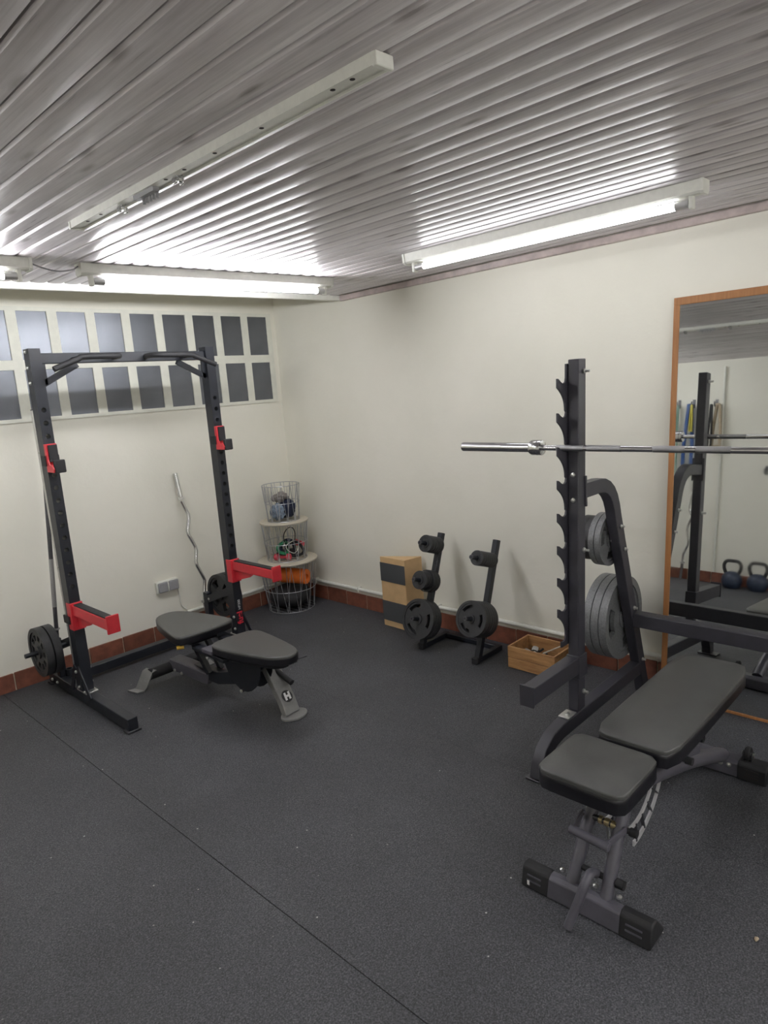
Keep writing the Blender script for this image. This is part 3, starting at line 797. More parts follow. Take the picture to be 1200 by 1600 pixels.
# emblem lies on the sloping front of the leg
a_, b_ = V((2.018, 2.80, .085)), V((2.026, 2.90, .20)); up_ = (b_ - a_).normalized(); sx_ = V((1, .05, 0)).normalized(); nn = sx_.cross(up_)
if nn.y > 0: nn = -nn
oe = a_ + (b_ - a_) * .02 + nn * .0205
eb = MB(); eb.cyl(oe, oe + nn * .001, .033, n=28)
build('emblem_disc', eb, M_print_k, fleg)
eh = MB()
for xx in (-.013, .013): eh.prism([(xx - .0065, -.021), (xx + .0065, -.021), (xx + .0105, .021), (xx - .0025, .021)], oe, sx_, up_, nn, .001, .0018)
eh.prism([(-.012, -.006), (.012, -.006), (.013, .006), (-.011, .006)], oe, sx_, up_, nn, .001, .0018)
build('emblem_letter', eh, M_print_w, fleg, smooth=0)['label'] = 'white letter H emblem'
build('leg_roller_peg', CY((2.04, 2.93, .225), (2.055, 2.78, .165), .016, n=12), M_rub, lb)
build('release_lever', MB().beam((1.995, 2.70, .330), (2.085, 2.67, .335), .016, .006), M_grey, lb, bevel=.001)

# ------------------------------------------------------------------ corner baskets
BCX, BCY = 3.203, 4.222
def basket(name, label, z0, z1, rb, rt, zr, nw, lid, off=0.0):
    r = thing(name, label, 'wire basket', (BCX, BCY, z0), group='wire baskets stacked in the corner')
    c = lambda rad, a, z: (BCX + rad * math.cos(a), BCY + rad * math.sin(a), z)
    rw = .0026
    wf_ = MB()
    ringpts = lambda rad, z: [c(rad, 2 * PI * i / 40, z) for i in range(40)]
    zz0 = z0 + rw
    rad_at = lambda z: rb + (rt - rb) * (z - z0) / (z1 - z0)
    wf_.tube(ringpts(rb, zz0), rw * 1.2, n=6, closed=True)
    wf_.tube(ringpts(rt, z1 - rw), rw * 1.2, n=6, closed=True)
    wf_.tube(ringpts(rad_at(zr) + rw, zr), rw, n=6, closed=True)
    for i in range(nw):
        a0 = 2 * PI * i / nw + off; a1 = a0 + 2 * PI / nw * .55; a2 = a0 + 2 * PI / nw
        wf_.tube([c(rb, a0, zz0), c(rt, a1, z1 - rw)], rw * .85, n=5)
        wf_.tube([c(rt, a1, z1 - rw), c(rb, a2, zz0)], rw * .85, n=5)
        a3 = a0 + .08
        wf_.tube([c(rb, a3, zz0), c(rt, a3 + .03, z1 - rw)], rw * .85, n=5)
    for k in range(-3, 4):
        q = rb * k / 4; hh = math.sqrt(max(rb * rb - q * q, 0))
        wf_.tube([(BCX + q, BCY - hh, zz0), (BCX + q, BCY + hh, zz0)], rw * .8, n=5)
    build('wire_frame', wf_, M_wire, r)
    if lid:
        build('lid', MB().lathe((BCX, BCY, z1), (0, 0, 1), [(rt + .008, 0), (rt + .010, .003), (rt + .010, .010), (rt + .007, .013), (0, .013)], n=48), M_lid, r)
    return r
basket('wire_basket', 'large bottom wire basket of the corner stack, holding the orange roller', 0.0, .390, .182, .226, .172, 13, True)
basket('wire_basket', 'middle wire basket of the corner stack, holding bands and pink dumbbells', .403, .702, .156, .182, .545, 13, True, .2)
basket('wire_basket', 'small open wire basket on top of the corner stack, holding clothes', .715, 1.000, .124, .146, .86, 12, False, .1)

def blob(name, mat, c, sx, sy, sz, amp, freq, seed, label, cat, sub=4, group=None):
    bm = bmesh.new(); bmesh.ops.create_icosphere(bm, subdivisions=sub, radius=1)
    for v_ in bm.verts:
        d = v_.co.copy()
        n_ = noise.fractal(d * freq + V((seed, seed * 2.1, 0)), 1.0, 2.0, 4)
        rr = 1 + amp * n_
        v_.co = V((d.x * sx * rr, d.y * sy * rr, d.z * sz * rr))
    zmin = min(v_.co.z for v_ in bm.verts)
    me = bpy.data.meshes.new(name); bm.to_mesh(me); bm.free()
    me.materials.append(mat); me.polygons.foreach_set('use_smooth', [True] * len(me.polygons))
    o = bpy.data.objects.new(name, me); COL.objects.link(o); o.location = (c[0], c[1], c[2] - zmin)
    WL[o.name] = o.location.copy()
    return tag(o, label, cat, group)
blob('exercise_ball', M_rub, (BCX - .002, BCY - .002, .008), .166, .166, .092, .03, 1.2, 3, 'black slack rubber ball in the bottom wire basket', 'ball')
# orange roller lies on the ball
rl = thing('foam_roller', 'hollow orange foam roller lying on the ball in the bottom basket', 'foam roller', (BCX, BCY, .25))
a = V((3.150, 4.312, .268)); d = V((3.238, 4.046, .266)) - a; Lr = d.length; d.normalize()
build('foam_body', MB().lathe(a, d, [(.022, 0), (.057, 0), (.060, .004), (.060, Lr - .004), (.057, Lr), (.022, Lr)], n=36, closed=True), M_orange, rl)
# things in the middle basket
def loop(name, mat, c, R1, R2, tilt, r, label, cat, group=None, wob=.1, seed=0):
    rnd = random.Random(seed); m = Matrix.Rotation(tilt[0], 3, 'X') @ Matrix.Rotation(tilt[1], 3, 'Y') @ Matrix.Rotation(tilt[2], 3, 'Z')
    ph = [rnd.uniform(0, 6.28) for _ in range(3)]
    pts = []
    for i in range(40):
        a_ = 2 * PI * i / 40; k = 1 + wob * math.sin(2 * a_ + ph[0]) + wob * .6 * math.sin(3 * a_ + ph[1])
        pts.append(V(c) + m @ V((R1 * k * math.cos(a_), R2 * k * math.sin(a_), wob * R1 * math.sin(2 * a_ + ph[2]))))
    return tag(build(name, MB().tube(pts, r, n=8, closed=True), mat), label, cat, group)
loop('resistance_band', M_green, (BCX - .055, BCY - .035, .50), .062, .048, (1.2, .3, 0), .013, 'green rubber tube band in the middle basket', 'band', seed=1)
loop('skipping_rope', M_rub, (BCX + .02, BCY - .03, .56), .07, .085, (1.5, .2, .3), .004, 'thin black cord coil standing in the middle basket', 'rope', seed=2)
loop('resistance_band', M_rub, (BCX + .03, BCY - .06, .475), .078, .055, (1.0, -.3, 0), .011, 'black rubber tube band in the middle basket', 'band', seed=5)
loop('skipping_rope', M_white, (BCX + .005, BCY - .075, .50), .085, .05, (1.1, .35, .2), .003, 'thin white cord looping through the middle basket', 'rope', seed=8)
loop('resistance_band', M_navy, (BCX + .05, BCY + .05, .48), .06, .05, (.9, -.5, 0), .014, 'dark tube band at the back of the middle basket', 'band', seed=6)
def dumbbell(label, a, b, group):
    a, b = V(a), V(b); d = (b - a).normalized()
    r = thing('small_dumbbell', label, 'dumbbell', ((a.x + b.x) / 2, (a.y + b.y) / 2, min(a.z, b.z) - .026), group)
    build('handle', CY(a + d * .02, b - d * .02, .012, n=10), M_pink, r)
    for p_, s in ((a, 1), (b, -1)):
        build('head', MB().lathe(p_, d * s, [(.014, -.004), (.026, .004), (.026, .030), (.014, .038)], n=8), M_pink, r)
    return r
dumbbell('pink dumbbell at the left of the middle basket', (BCX - .110, BCY + .020, .434), (BCX - .040, BCY - .095, .434), 'pink dumbbells in the middle basket')
blob('gear_pouch', M_rub, (BCX + .03, BCY + .03, .4165), .085, .080, .022, .25, 1.6, 12, 'black soft pouch at the bottom of the middle basket', 'pouch', sub=3)
dumbbell('pink dumbbell at the right of the middle basket', (BCX + .11, BCY - .06, .50), (BCX + .135, BCY + .05, .50), 'pink dumbbells in the middle basket')
# clothes in the top basket
blob('folded_cloth', M_navy, (BCX + .030, BCY - .006, .722), .064, .078, .080, .28, 1.8, 1, 'dark navy cloth crumpled in the top basket', 'cloth')
blob('folded_cloth', M_pale, (BCX - .066, BCY - .018, .722), .046, .066, .060, .30, 2.2, 5, 'pale blue cloth at the left of the top basket', 'cloth')
blob('folded_cloth', M_gcloth, (BCX - .012, BCY + .01, .855), .072, .055, .036, .45, 2.0, 9, 'grey cloth lying on top of the clothes in the basket', 'cloth')

# ------------------------------------------------------------------ wedge box
wx = thing('wooden_wedge_box', 'light plywood wedge box with two dark panels beside the plate stand', 'box', (3.36, 3.1, 0))
tri = [(3.303, 3.287), (3.293, 3.045), (3.447, 3.019)]
build('body', MB().prism(tri, (0, 0, 0), (1, 0, 0), (0, 1, 0), (0, 0, 1), 0, .512), M_birch, wx, bevel=.003)
A0, A1 = V((3.303, 3.287, 0)), V((3.293, 3.045, 0)); dd = (A1 - A0).normalized(); nw_ = V((-1, .04, 0)).normalized()
for z0, z1 in ((.335, .470), (.045, .190)):
    q = MB().prism([(.001, z0), ((A1 - A0).length - .001, z0), ((A1 - A0).length - .001, z1), (.001, z1)], A0, dd, (0, 0, 1), nw_, 0, .004)
    build('grip_panel', q, M_slate, wx, smooth=0)

# ------------------------------------------------------------------ plate stand
ps = thing('plate_stand', 'black plate stand with two leaning uprights at the right wall', 'plate stand', (3.25, 2.55, 0))
TW = [(2.765, 3.123, .345, .72), (2.34, 3.143, .338, .715)]
for yy, xb, sl, zt in TW:
    build('upright', MB().sweep([(xb - .008, yy, .02), (xb + sl * zt, yy, zt)], .036, .036, (0, 1, 0)), M_black, ps, bevel=.003)
    build('foot_tube', B(3.10, 3.375, yy - .017, yy + .017, .002, .036), M_black, ps, bevel=.003)
    build('foot_cap', B(3.094, 3.128, yy - .020, yy + .020, 0, .04), M_rub, ps, bevel=.004)
build('rear_tube', B(3.345, 3.380, 2.355, 2.75, .004, .034), M_black, ps, bevel=.003)
TL = math.atan(.34); AX = V((math.cos(TL), 0, -math.sin(TL)))       # pegs stand square to the leaning uprights
def stand_plate(R, t):
    k = R / .13
    if R > .1: return ring_plate('plate_large', M_plate, (.015, .032 * k, .075 * k, .098 * k, .112 * k, R), (t * .99, t * .5, t * .5, t * .5, t * .86), slots=SL3)
    return ring_plate('plate_small', M_plate, (.015, R * .5, R * .74, R), (t * .99, t * .6, t * .84), n=32, slot_ring=9)
def peg_stack(tower, xf, zf, radii, what, grp):
    yy, xb, sl, zt = TW[tower]
    s_ = (xb - xf + sl * zf) / (AX.x + sl * (-AX.z))
    f = V((xf, yy, zf)); n = len(radii); t = (s_ - .0205) / n
    b = build('peg', CY(f + AX * s_, f - AX * .055, .0125, n=16), M_black, ps)
    build('peg_end', MB().lathe(f - AX * .055, -AX, [(.0135, -.012), (.0135, .002), (.008, .002), (.008, -.006), (0, -.006)], n=16), M_dksteel, b)
    ms = {}
    for i, R in enumerate(radii):
        if R not in ms: ms[R] = stand_plate(R, t)
        p_ = f + AX * (t * (i + .5))
        o = put_plate(ms[R], p_, f'{ORD[i]} {what}', grp)
        o.rotation_euler = (Matrix.Rotation(TL, 3, 'Y') @ Matrix.Rotation(random.uniform(0, 6.28) if i else .4, 3, 'X')).to_euler()
peg_stack(0, 3.080, .213, [.130] * 3, 'large plate on the bottom peg beside the wedge box', 'large plates on the stand, wedge box side')
peg_stack(0, 3.120, .463, [.060] * 3 + [.072] * 3, 'small plate on the middle peg beside the wedge box', 'small plates on the middle peg')
peg_stack(0, 3.200, .686, [.056] * 6, 'small plate on the top peg beside the wedge box', 'small plates on the top peg, wedge box side')
peg_stack(1, 3.080, .296, [.110] * 6, 'large plate on the stand upright beside the crate', 'large plates on the stand, crate side')
peg_stack(1, 3.168, .652, [.046] * 8, 'small plate on the top peg of the upright beside the crate', 'small plates on the top peg, crate side')

# ------------------------------------------------------------------ crate
cr = thing('wooden_crate', 'small open pine crate with clips inside by the right wall', 'crate', (3.29, 1.995, 0))
x0, x1, y0, y1, H = 3.176, 3.400, 1.840, 2.150, .136
for z0, z1 in ((.004, .066), (.070, H)):
    build('board', B(x0, x0 + .012, y0, y1, z0, z1), M_crate, cr, bevel=.0015)
    build('board', B(x1 - .012, x1, y0, y1, z0, z1), M_crate, cr, bevel=.0015)
    build('board', B(x0 + .012, x1 - .012, y0, y0 + .012, z0, z1), M_crate, cr, bevel=.0015)
    build('board', B(x0 + .012, x1 - .012, y1 - .012, y1, z0, z1), M_crate, cr, bevel=.0015)
build('bottom_board', B(x0 + .012, x1 - .012, y0 + .012, y1 - .012, 0, .012), M_crate, cr)
def collar(c, ax, label):
    c, ax = V(c), V(ax).normalized()
    r = thing('spring_clip', label, 'clip', (c.x, c.y, c.z - .03), 'clips in the crate')
    build('ring', MB().lathe(c, ax, [(.016, -.016), (.026, -.016), (.028, 0), (.026, .016), (.016, .016)], n=20, closed=True), M_chrome, r)
    u = ax.cross(V((0, 0, 1))).normalized()
    build('lever', MB().cyl(c + u * .026, c + u * .05 + V((0, 0, .02)), .006, n=8), M_rub, r)
collar((3.255, 2.065, .080), (.3, 1, .2), 'chrome bar clip heaped at the left inside the crate')
collar((3.300, 2.040, .085), (1, .3, .4), 'dark bar clip beside the chrome one inside the crate')
collar((3.270, 1.990, .062), (.2, .4, 1), 'flat lying bar clip in the middle of the crate')
blob('strap_bundle', M_rub, (3.30, 1.99, .0125), .065, .105, .022, .3, 2, 4, 'dark strap bundle covering the bottom of the crate', 'strap', sub=3)
tag(build('wooden_rod', CY((3.205, 1.93, .128), (3.375, 1.868, .145), .0045, n=8), M_lid), 'thin pale rod lying across the crate corner', 'rod')

# ------------------------------------------------------------------ squat rack (right)
sr = thing('squat_rack', 'anthracite squat rack with toothed bar catches in front of the mirror', 'squat rack', (2.7, .915, 0))
YM = .915
def px_(z): return 2.592 + .037 * (z - .19)
def teeth_poly():
    """outline of the catch plate: (dx from the post front, z)"""
    pts = [(.012, 1.735), (-.009, 1.735)]
    for k in range(8):
        zt = 1.673 - .1418 * k
        pts += [(-.010, zt + .004), (-.015, zt - .012), (-.026, zt - .018), (-.040, zt - .018), (-.056, zt - .011), (-.074, zt + .001), (-.082, zt + .003), (-.082, zt - .034)]
        for q in range(1, 9):
            pts.append((-.082 + .065 * (1 - (1 - q / 8) ** 2.4), zt - .034 - .098 * q / 8))
    zt = 1.673 - .1418 * 8
    pts += [(-.016, zt + .01), (-.022, zt - .010), (-.040, zt - .016), (-.055, zt - .012), (-.055, .50), (.012, .50)]
    return pts
for s in (1, -1):
    Y = lambda d: YM + s * d           # d: distance from the rack's middle plane
    ys = lambda a, b: (min(Y(a), Y(b)), max(Y(a), Y(b)))
    a, b = ys(.472, .522)
    up = MB()
    z0, z1 = .19, 1.752
    up.hexa([(px_(z0), a, z0), (px_(z0) + .064, a, z0), (px_(z0) + .064, b, z0), (px_(z0), b, z0), (px_(z1), a, z1), (px_(z1) + .064, a, z1), (px_(z1) + .064, b, z1), (px_(z1), b, z1)])
    build('upright', up, M_grey, sr, bevel=.004)
    tp = teeth_poly()
    # plate sheared with the leaning upright
    mb = MB(); n = len(tp); t0, t1 = Y(.523), Y(.531)
    mb.add([(px_(z) + x, t0, z) for x, z in tp] + [(px_(z) + x, t1, z) for x, z in tp],
           [tuple(range(n)), tuple(range(n, 2 * n))[::-1]] + [(i, (i + 1) % n, n + (i + 1) % n, n + i) for i in range(n)])
    build('catch_plate', mb, M_grey, sr, smooth=30)
    for zz, yy in ((1.70, Y(.470)), (.93, Y(.470)), (.275, Y(.470))):
        bo = build('bolt', MB().lathe((px_(zz) + .040, yy, zz), (0, -s, 0), [(.011, 0), (.011, .007), (.006, .009), (.006, .026), (0, .027)], n=10), M_steel, sr)
    for zz in (1.265, 1.155):
        build('bolt', MB().lathe((px_(zz) + .001, Y(.497), zz), (-1, 0, 0), [(.011, 0), (.010, .006), (0, .009)], n=10), M_steel, sr)
    # base: floor plate, curved front, straight beam
    ym = Y(.497)
    build('base_beam', MB().sweep([(2.285, ym, .008), (2.297, ym, .06), (2.330, ym, .110), (2.385, ym, .143), (2.46, ym, .155), (3.262, ym, .155)], .055, .066, (0, 1, 0)), M_grey, sr, bevel=.004)
    fa, fb = ys(.430, .545)
    build('floor_plate', B(2.252, 2.335, fa, fb, 0, .010), M_dksteel, sr, bevel=.002)
    build('foot_bracket', B(2.50, 2.575, Y(.497) - .026, Y(.497) + .026, .189, .196), M_steel, sr, bevel=.002)
    build('bolt', MB().lathe((2.535, ym, .196), (0, 0, 1), [(.012, 0), (.012, .006), (0, .010)], n=10), M_steel, sr)
    # upper arm bending down into the rear leg
    path = [(2.690, ym, 1.186), (2.84, ym, 1.186), (2.885, ym, 1.181), (2.925, ym, 1.165), (2.958, ym, 1.140), (2.985, ym, 1.105), (3.005, ym, 1.06), (3.022, ym, 1.00), (3.345, ym, .0)]
    leg = build('rear_leg', MB().sweep(path, .050, .064, (0, 1, 0)), M_grey, sr, bevel=.003)
    build('joint_plate', B(2.680, 2.692, Y(.497) - .034, Y(.497) + .034, 1.12, 1.255), M_grey, sr, bevel=.002)
    for zz in (.96, .84, .51, .20):
        xx = 3.022 + (1.0 - zz) * .323
        build('bolt', MB().lathe((xx, Y(.470), zz), (0, -s, 0), [(.010, 0), (.010, .006), (.006, .008), (.006, .018), (0, .019)], n=10), M_steel, sr)
    # storage pegs outside the legs
    for zz, L in ((.885, .175), (.44, .215)):
        xx = 3.022 + (1.0 - zz) * .323
        build('storage_peg', CY((xx, Y(.520), zz), (xx, Y(.520 + L), zz), .0245, n=20), M_chrome, sr)
    # spotter arm with sleeve
    sa_, sb_ = ys(.466, .528)
    sl = MB().box(px_(.4) - .006, px_(.4) + .072, sa_, sb_, .345, .452)
    arm = build('spotter_arm', B(2.215, px_(.4) - .004, sa_ + .002, sb_ - .002, .372, .447), M_grey, sr, bevel=.003)
    build('sleeve', sl, M_grey, arm, bevel=.003)
    build('end_plate', B(2.207, 2.216, sa_ - .002, sb_ + .002, .366, .458), M_grey, arm, bevel=.002)
build('cross_beam', B(3.170, 3.232, YM - .472, YM + .472, .412, .482), M_grey, sr, bevel=.004)

GR = 'grey grip plates on the squat rack'
for i, yy in enumerate((1.4640, 1.5065, 1.549)):
    put_plate(P_g215, (3.203, yy, .44), ('large grey grip plate nearest the leg on the lower rack peg', 'second large grey grip plate on the lower rack peg', 'third large grey grip plate on the lower rack peg')[i], GR, rz=PI / 2, roll=(.55, .2, 1.4)[i])
put_plate(P_g130, (3.203, 1.588, .44), 'smaller grey plate at the far end of the lower rack peg', GR, rz=PI / 2)
for i, yy in enumerate((1.458, 1.489)):
    put_plate(P_g130, (3.059, yy, .885), ('grey grip plate nearest the leg on the upper rack peg', 'second grey grip plate on the upper rack peg')[i], GR, rz=PI / 2, roll=(.9, .3)[i])
for i, yy in enumerate((1.523, 1.559)):
    put_plate(P_b110, (3.059, yy, .885), ('black plate behind the grey ones on the upper rack peg', 'last black plate at the end of the upper rack peg')[i], 'black plates on the squat rack', rz=PI / 2)

# barbell resting in the third catch
bz = 1.3845
bx = px_(1.38) - .033
bb = thing('barbell', 'chrome barbell resting across the catches of the squat rack', 'barbell', (bx, YM, bz - .03))
build('shaft', CY((bx, YM - .64, bz), (bx, YM + .64, bz), .0125, n=18), M_chrome, bb)
for s in (1, -1):
    build('sleeve', CY((bx, YM + s * .66, bz), (bx, YM + s * 1.052, bz), .0215, n=24), M_chrome, bb)
    build('sleeve_collar', MB().lathe((bx, YM + s * .622, bz), (0, s, 0), [(.013, 0), (.031, .003), (.034, .008), (.034, .018), (.031, .020), (.034, .024), (.034, .052), (.030, .060), (.0215, .062)], n=24), M_chrome, bb)
    build('end_cap', CY((bx, YM + s * 1.052, bz), (bx, YM + s * 1.056, bz), .019, n=24), M_dksteel, bb)
    for a, b in ((.555, .43), (.415, .27), (.14, .02)):
        build('knurling', CY((bx, YM + s * a, bz), (bx, YM + s * b, bz), .0133, n=18), M_knurl, bb)

# ------------------------------------------------------------------ right bench
rb = thing('weight_bench', 'black padded flat incline bench with anthracite frame before the squat rack', 'weight bench', (2.3, YM, 0))
def cushion(name, x0, x1, y0, y1, z0, z1, rad=.035, tilt=0.0, crown=.006, taper=0.0):
    """rounded, slightly crowned upholstered block"""
    mb = MB(); nx, ny = 20, 12
    hx, hy = (x1 - x0) / 2, (y1 - y0) / 2; cx, cy = (x0 + x1) / 2, (y0 + y1) / 2
    out = []
    m = 40
    for i in range(m):
        a = 2 * PI * (i + .5) / m; c, s_ = math.cos(a), math.sin(a); e = 9.0
        k = (abs(c) ** e + abs(s_) ** e) ** (-1 / e)
        out.append((c * k, s_ * k))
    rings = [(1.0, z0, 0), (1.0, z0 + (z1 - z0) * .66, 0), (.990, z0 + (z1 - z0) * .86, 0), (.965, z1 - .0015, 0), (.92, z1 + crown * .15, 0), (.70, z1 + crown * .6, 0), (.40, z1 + crown, 0), (.0, z1 + crown * 1.1, 0)]
    vs, fs = [], []
    inset = min(hx, hy)
    for k, z, _ in rings:
        d = (1 - k) * inset
        for ox, oy in out:
            fx, fy = (hx - d) / hx, (hy - d) / hy
            X = cx + ox * hx * fx; tp = 1 - taper * (x1 - X) / (x1 - x0)
            vs.append((X, cy + oy * hy * fy * tp, z + tilt * (X - cx)))
    for r_ in range(len(rings) - 1):
        fs += [(r_ * m + i, r_ * m + (i + 1) % m, (r_ + 1) * m + (i + 1) % m, (r_ + 1) * m + i) for i in range(m)]
    fs.append(tuple(range(m))[::-1]); fs.append(tuple(range((len(rings) - 1) * m, len(rings) * m)))
    mb.add(vs, fs)
    return mb
sp = build('seat_pad', cushion('seat', 1.748, 2.035, .798, 1.098, .424, .440, tilt=.0), M_vinyl, rb, smooth=60)
build('pad_edge', cushion('seat', 1.7475, 2.0355, .7975, 1.0985, .372, .426, crown=0), M_vshade, sp, smooth=60)
bp = build('back_pad', cushion('back', 2.068, 2.925, .770, 1.058, .427, .443), M_vinyl, rb, smooth=60)
build('pad_edge', cushion('back', 2.0675, 2.9255, .7695, 1.0585, .378, .429, crown=0), M_vshade, bp, smooth=60)
for yy in (.86, .97):
    build('pad_rail', B(2.10, 2.80, yy - .014, yy + .014, .350, .377), M_bgrey, rb, bevel=.002)
    build('seat_rail', B(1.80, 2.02, yy - .014, yy + .014, .342, .369), M_bgrey, rb, bevel=.002)
for yy, e in ((.865, .845), (.965, .985)):
    build('spine_tube', MB().tube(smooth_curve([(1.95, yy, .352), (2.15, yy, .298), (2.45, (yy * 2 + e) / 3, .205), (2.70, e, .115), (2.815, e, .062)], 4), .030, n=16), M_bgrey, rb)
for zz, s in ((0, 1),):
    prof = [(2.775, .004), (2.778, .062), (2.792, .072), (2.845, .072), (2.862, .056), (2.862, .004)]
    build('rear_foot', MB().prism(prof, (0, 0, 0), (1, 0, 0), (0, 0, 1), (0, 1, 0), .76, 1.07), M_bgrey, rb, bevel=.004)
    for a, b in ((.665, .775), (1.055, 1.165)):
        big = [(2.772, 0), (2.775, .064), (2.790, .075), (2.847, .075), (2.865, .058), (2.865, 0)]
        cp_ = build('rubber_end', MB().prism(big, (0, 0, 0), (1, 0, 0), (0, 0, 1), (0, 1, 0), a, b), M_rub, rb, bevel=.005)
        for k in range(3): build('groove', B(2.7715, 2.7745, a + .03, b - .03, .020 + k * .014, .025 + k * .014), M_dark, cp_)
for yy in (.806, .838):
    build('bolt', MB().lathe((2.775, yy, .052), (-1, 0, 0), [(.010, 0), (.010, .006), (0, .010)], n=10), M_steel, rb)
for yy in (.745, 1.085):
    wh = build('transport_wheel', MB().lathe((2.815, yy - .010, .104), (0, 1, 0), [(.008, 0), (.026, 0), (.029, .004), (.029, .016), (.026, .020), (.008, .020)], n=24), M_rub, rb)
    fk = MB(); fk.beam((2.815, yy - .016, .068), (2.815, yy - .016, .114), .026, .004, up=(0, 1, 0))
    build('wheel_fork', fk, M_dksteel, wh)
    build('wheel_fork', MB().beam((2.815, yy + .016, .068), (2.815, yy + .016, .114), .026, .004, up=(0, 1, 0)), M_dksteel, wh)
    build('axle_bolt', CY((2.815, yy - .024, .104), (2.815, yy + .024, .104), .006, n=10), M_steel, wh)
# front foot
prof = [(1.712, .002), (1.726, .062), (1.740, .072), (1.760, .072), (1.812, .014), (1.812, .002)]
build('front_foot', MB().prism(prof, (0, 0, 0), (1, 0, 0), (0, 0, 1), (0, 1, 0), .78, 1.06), M_bgrey, rb, bevel=.004)
for a, b in ((.698, .800), (1.040, 1.142)):
    big = [(1.710, 0), (1.7245, .064), (1.739, .0745), (1.762, .0745), (1.8145, .0155), (1.8145, 0)]
    cp_ = build('rubber_end', MB().prism(big, (0, 0, 0), (1, 0, 0), (0, 0, 1), (0, 1, 0), a, b), M_rub, rb, bevel=.006, seg=3)
    for k in range(2): build('groove', B(1.7135 + k * .0040, 1.7175 + k * .0040, a + .028, b - .022, .026 + k * .017, .031 + k * .017), M_bgrey, cp_)
build('foot_mark', B(1.7105, 1.7130, 1.108, 1.116, .014, .030), M_print_w, rb)
fa_, fb_ = (.86, .97)
for yb, yt in ((.858, .868), (.975, .962)):
    build('front_leg', MB().tube([(1.758, yb, .060), (1.85, (yb + yt) / 2, .215), (1.965, yt, .352)], .021, n=16), M_bgrey, rb)
    for q in (-.038, .04): build('bolt', MB().lathe((1.770, yb + q, .080), (0, 0, 1), [(.009, 0), (.009, .006), (0, .010)], n=10), M_steel, rb)
build('leg_spacer', CY((1.790, .825, .112), (1.790, .985, .112), .010, n=12), M_rub, rb)
build('spacer_knob', CY((1.790, .812, .112), (1.790, .838, .112), .015, n=14), M_rub, rb)
build('drag_handle', MB().tube(smooth_curve([(1.790, .905, .112), (1.750, .900, .142), (1.712, .893, .157), (1.685, .893, .140), (1.668, .903, .095), (1.636, .926, .008)], 6), .0145, n=14), M_bgrey, rb)
# foot lever between the legs
lv = build('lever_grip', CY((1.735, .835, .270), (1.735, .965, .278), .0145, n=14), M_bgrey, rb)
for yy, yl in ((.845, .835), (.958, .985)):
    build('lever_arm', MB().beam((1.735, yy, .272), (1.855, yl, .262), .006, .022), M_bgrey, lv, bevel=.001)
build('pivot_axle', CY((1.870, .822, .250), (1.870, 1.00, .250), .010, n=12), M_dksteel, rb)
build('pivot_knob', CY((1.870, .805, .250), (1.870, .828, .250), .014, n=14), M_rub, rb)
for a, b in ((.872, .889), (.896, .912), (.920, .932)):
    build('brass_spacer', CY((1.870, a, .250), (1.870, b, .250), .0135, n=14), M_brass, rb)
build('upper_axle', CY((1.925, .84, .310), (1.925, .99, .310), .009, n=12), M_dksteel, rb)
for a, b in ((.882, .90), (.915, .93)): build('brass_spacer', CY((1.925, a, .310), (1.925, b, .310), .012, n=14), M_brass, rb)
for k in range(2): build('return_spring', MB().tube([(1.872, .895 + k * .014, .24), (1.885, .895 + k * .014, .18)], .004), M_steel, rb)
# notched quadrant under the hinge
qx, qz = 2.0, .37
for yy in (.872, .955):
    arc = lambda r0, r1, a0, a1, n: [(qx + r1 * math.cos(a0 + (a1 - a0) * k / n), qz + r1 * math.sin(a0 + (a1 - a0) * k / n)) for k in range(n + 1)] + [(qx + r0 * math.cos(a0 + (a1 - a0) * k / n), qz + r0 * math.sin(a0 + (a1 - a0) * k / n)) for k in range(n, -1, -1)]
    qd_ = MB().prism(arc(.252, .272, -PI * .50, -.42, 20), (0, yy, 0), (1, 0, 0), (0, 0, 1), (0, 1, 0), 0, .006)
    q1 = build('quadrant_plate', qd_, M_cap, rb, smooth=30)
    q2 = MB().prism(arc(.184, .200, -PI * .56, -.40, 18), (0, yy, 0), (1, 0, 0), (0, 0, 1), (0, 1, 0), 0, .006)
    build('inner_rail', q2, M_cap, q1, smooth=30)
    for a_ in (-.46, -.72, -.98, -1.24, -1.5):
        c_, s_ = math.cos(a_), math.sin(a_)
        build('notch_pin', MB().beam((qx + .192 * c_, yy + .003, qz + .192 * s_), (qx + .262 * c_, yy + .003, qz + .262 * s_), .005, .012, up=(0, 1, 0)), M_dksteel, q1)
for yy in (.80, 1.03): build('back_strut', MB().beam((2.26, yy, .345), (2.40, yy, .300), .008, .030), M_bgrey, rb, smooth=0)
build('strut_axle', CY((2.25, .775, .330), (2.25, 1.05, .330), .010, n=12), M_dksteel, rb)
for p_ in ((2.25, .770, .330), (2.42, .79, .333)):
    build('strut_knob', CY(p_, V(p_) + V((0, .024, 0)), .014, n=14), M_rub, rb)
build('strut_axle', CY((2.42, .79, .333), (2.42, 1.04, .333), .008, n=12), M_dksteel, rb)

# ------------------------------------------------------------------ leaning mirror
th = math.atan(.148 / 2.02)
mi = thing('wall_mirror', 'tall mirror in a brown wooden frame leaning on the right wall', 'mirror', (3.324, .965, .0))
WL[mi.name] = V((0, .965, 0))
mi.rotation_euler = (0, th, 0)
ya, yb, zt, fw = .62, 1.309, 2.022, .028
for a in ((ya, yb, zt - .036, zt), (ya, yb, 0.0, .014)): build('frame_rail', B(0, .013, a[0], a[1], a[2], a[3]), M_frame, mi, bevel=.002)
for a in ((yb - fw, yb), (ya, ya + fw)): build('frame_stile', B(0, .013, a[0], a[1], .014, zt - .036), M_frame, mi, bevel=.002)
build('mirror_glass', B(.005, .011, ya + .02, yb - .02, .010, zt - .02), M_mirror, mi, smooth=0)

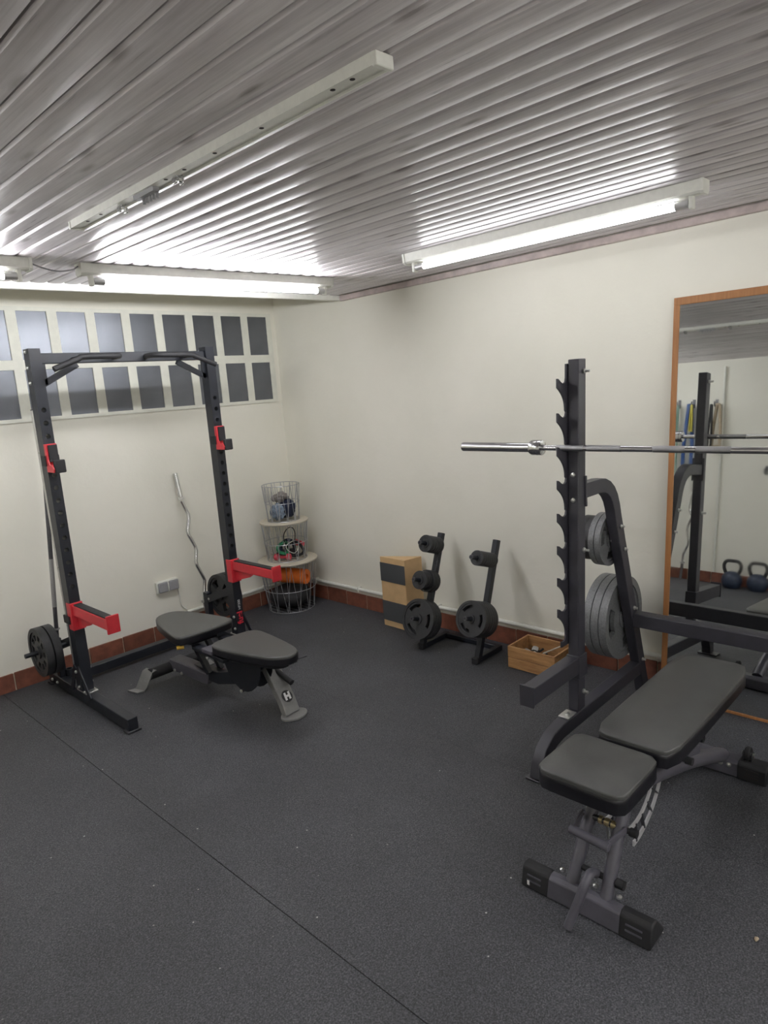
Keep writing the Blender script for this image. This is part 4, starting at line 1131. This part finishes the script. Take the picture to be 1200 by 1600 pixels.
# ------------------------------------------------------------------ hooks wall, seen in the mirror
def hook(y, z, label):
    r = thing('wall_hook', label, 'hook', (XL, y, z), 'wall hooks on the left wall')
    build('hook_plate', B(XL, XL + .006, y - .014, y + .014, z - .045, z + .045), M_dksteel, r, bevel=.002)
    build('hook_arm', MB().tube(smooth_curve([(XL + .004, y, z - .01), (XL + .05, y, z - .03), (XL + .075, y, z - .01), (XL + .075, y, z + .02)], 4), .007), M_dksteel, r)
hook(2.76, 1.87, 'dark wall hook with the pale green band'); hook(2.612, 1.87, 'dark wall hook with the blue band'); hook(2.384, 1.865, 'dark wall hook with beige straps'); hook(1.873, 1.19, 'dark wall hook low on the wall with nothing on it')
def band(name, mat, y, ztop, zbot, wd, label, cat, x=XL + .055, t=.008):
    pts = []
    m = 14
    h = ztop - zbot
    for k in range(m + 1): pts.append((y - wd / 2 * min(1, .35 + k / m), ztop - h * k / m))
    for k in range(m, -1, -1): pts.append((y + wd / 2 * min(1, .35 + k / m), ztop - h * k / m))
    return tag(build(name, MB().sweep([(x, a, b) for a, b in pts] + [(x, pts[0][0], pts[0][1])], .030, t, (1, 0, 0)), mat, smooth=50), label, cat)
band('exercise_band', M_pgreen, 2.758, 1.855, .70, .035, 'long pale green band hanging on the left wall', 'band')
band('exercise_band', M_blue, 2.630, 1.855, 1.20, .085, 'wide blue band hanging on the left wall', 'band', t=.03)
band('exercise_band', M_ylatex, 2.603, 1.852, 1.58, .022, 'short yellow band hanging beside the blue one', 'band', x=XL + .088, t=.010)
band('hanging_strap', M_beige, 2.352, 1.855, 1.42, .075, 'beige strap bundle hanging on the left wall', 'strap', t=.022)
band('hanging_strap', M_rub, 2.408, 1.850, 1.40, .03, 'black strap hanging beside the beige bundle', 'strap', x=XL + .088, t=.012)
tag(build('wall_pipe', CY((XL + .014, 2.30, .12), (XL + .014, 2.32, 2.24), .011, n=12), M_white), 'thin white vertical pipe on the hooks wall', 'pipe')
curl_bar('chrome zigzag curl bar leaning on the hooks wall, seen in the mirror',
         [(XL + .045, 2.553, .923), (XL + .05, 2.572, .755), (XL + .055, 2.537, .680), (XL + .06, 2.579, .563), (XL + .065, 2.552, .394), (XL + .072, 2.598, .268), (XL + .078, 2.597, .190)],
         ((XL + .043, 2.553, .940), (XL + .03, 2.556, 1.12)), ((XL + .079, 2.597, .180), (XL + .088, 2.606, .006)), (XL + .08, 2.6, 0))
def kettlebell(x, y, label):
    r = thing('kettlebell', label, 'kettlebell', (x, y, 0), 'kettlebells seen in the mirror')
    prof = [(0, 0), (.060, 0), (.075, .010), (.092, .045), (.096, .080), (.088, .118), (.066, .150), (.035, .165), (0, .168)]
    b_ = build('body', MB().lathe((x, y, 0), (0, 0, 1), prof, n=32), M_kbblue, r, smooth=60)
    pts = smooth_curve([(x, y - .052, .135), (x, y - .076, .190), (x, y - .078, .235), (x, y - .055, .268), (x, y, .274), (x, y + .055, .268), (x, y + .078, .235), (x, y + .076, .190), (x, y + .052, .135)], 4)
    build('handle', MB().tube(pts, .0165, n=12), M_rub, r)
kettlebell(-.45, 2.075, 'blue coated kettlebell with black handle standing next to the white pipe')
kettlebell(-.47, 1.845, 'blue coated kettlebell with black handle at the mirror edge')

# ------------------------------------------------------------------ small litter
blob('paper_scrap', M_beige, (1.951, .478, .0), .010, .006, .003, .5, 1.5, 2, 'tiny pale scrap lying on the rubber floor before the bench', 'scrap', sub=2)
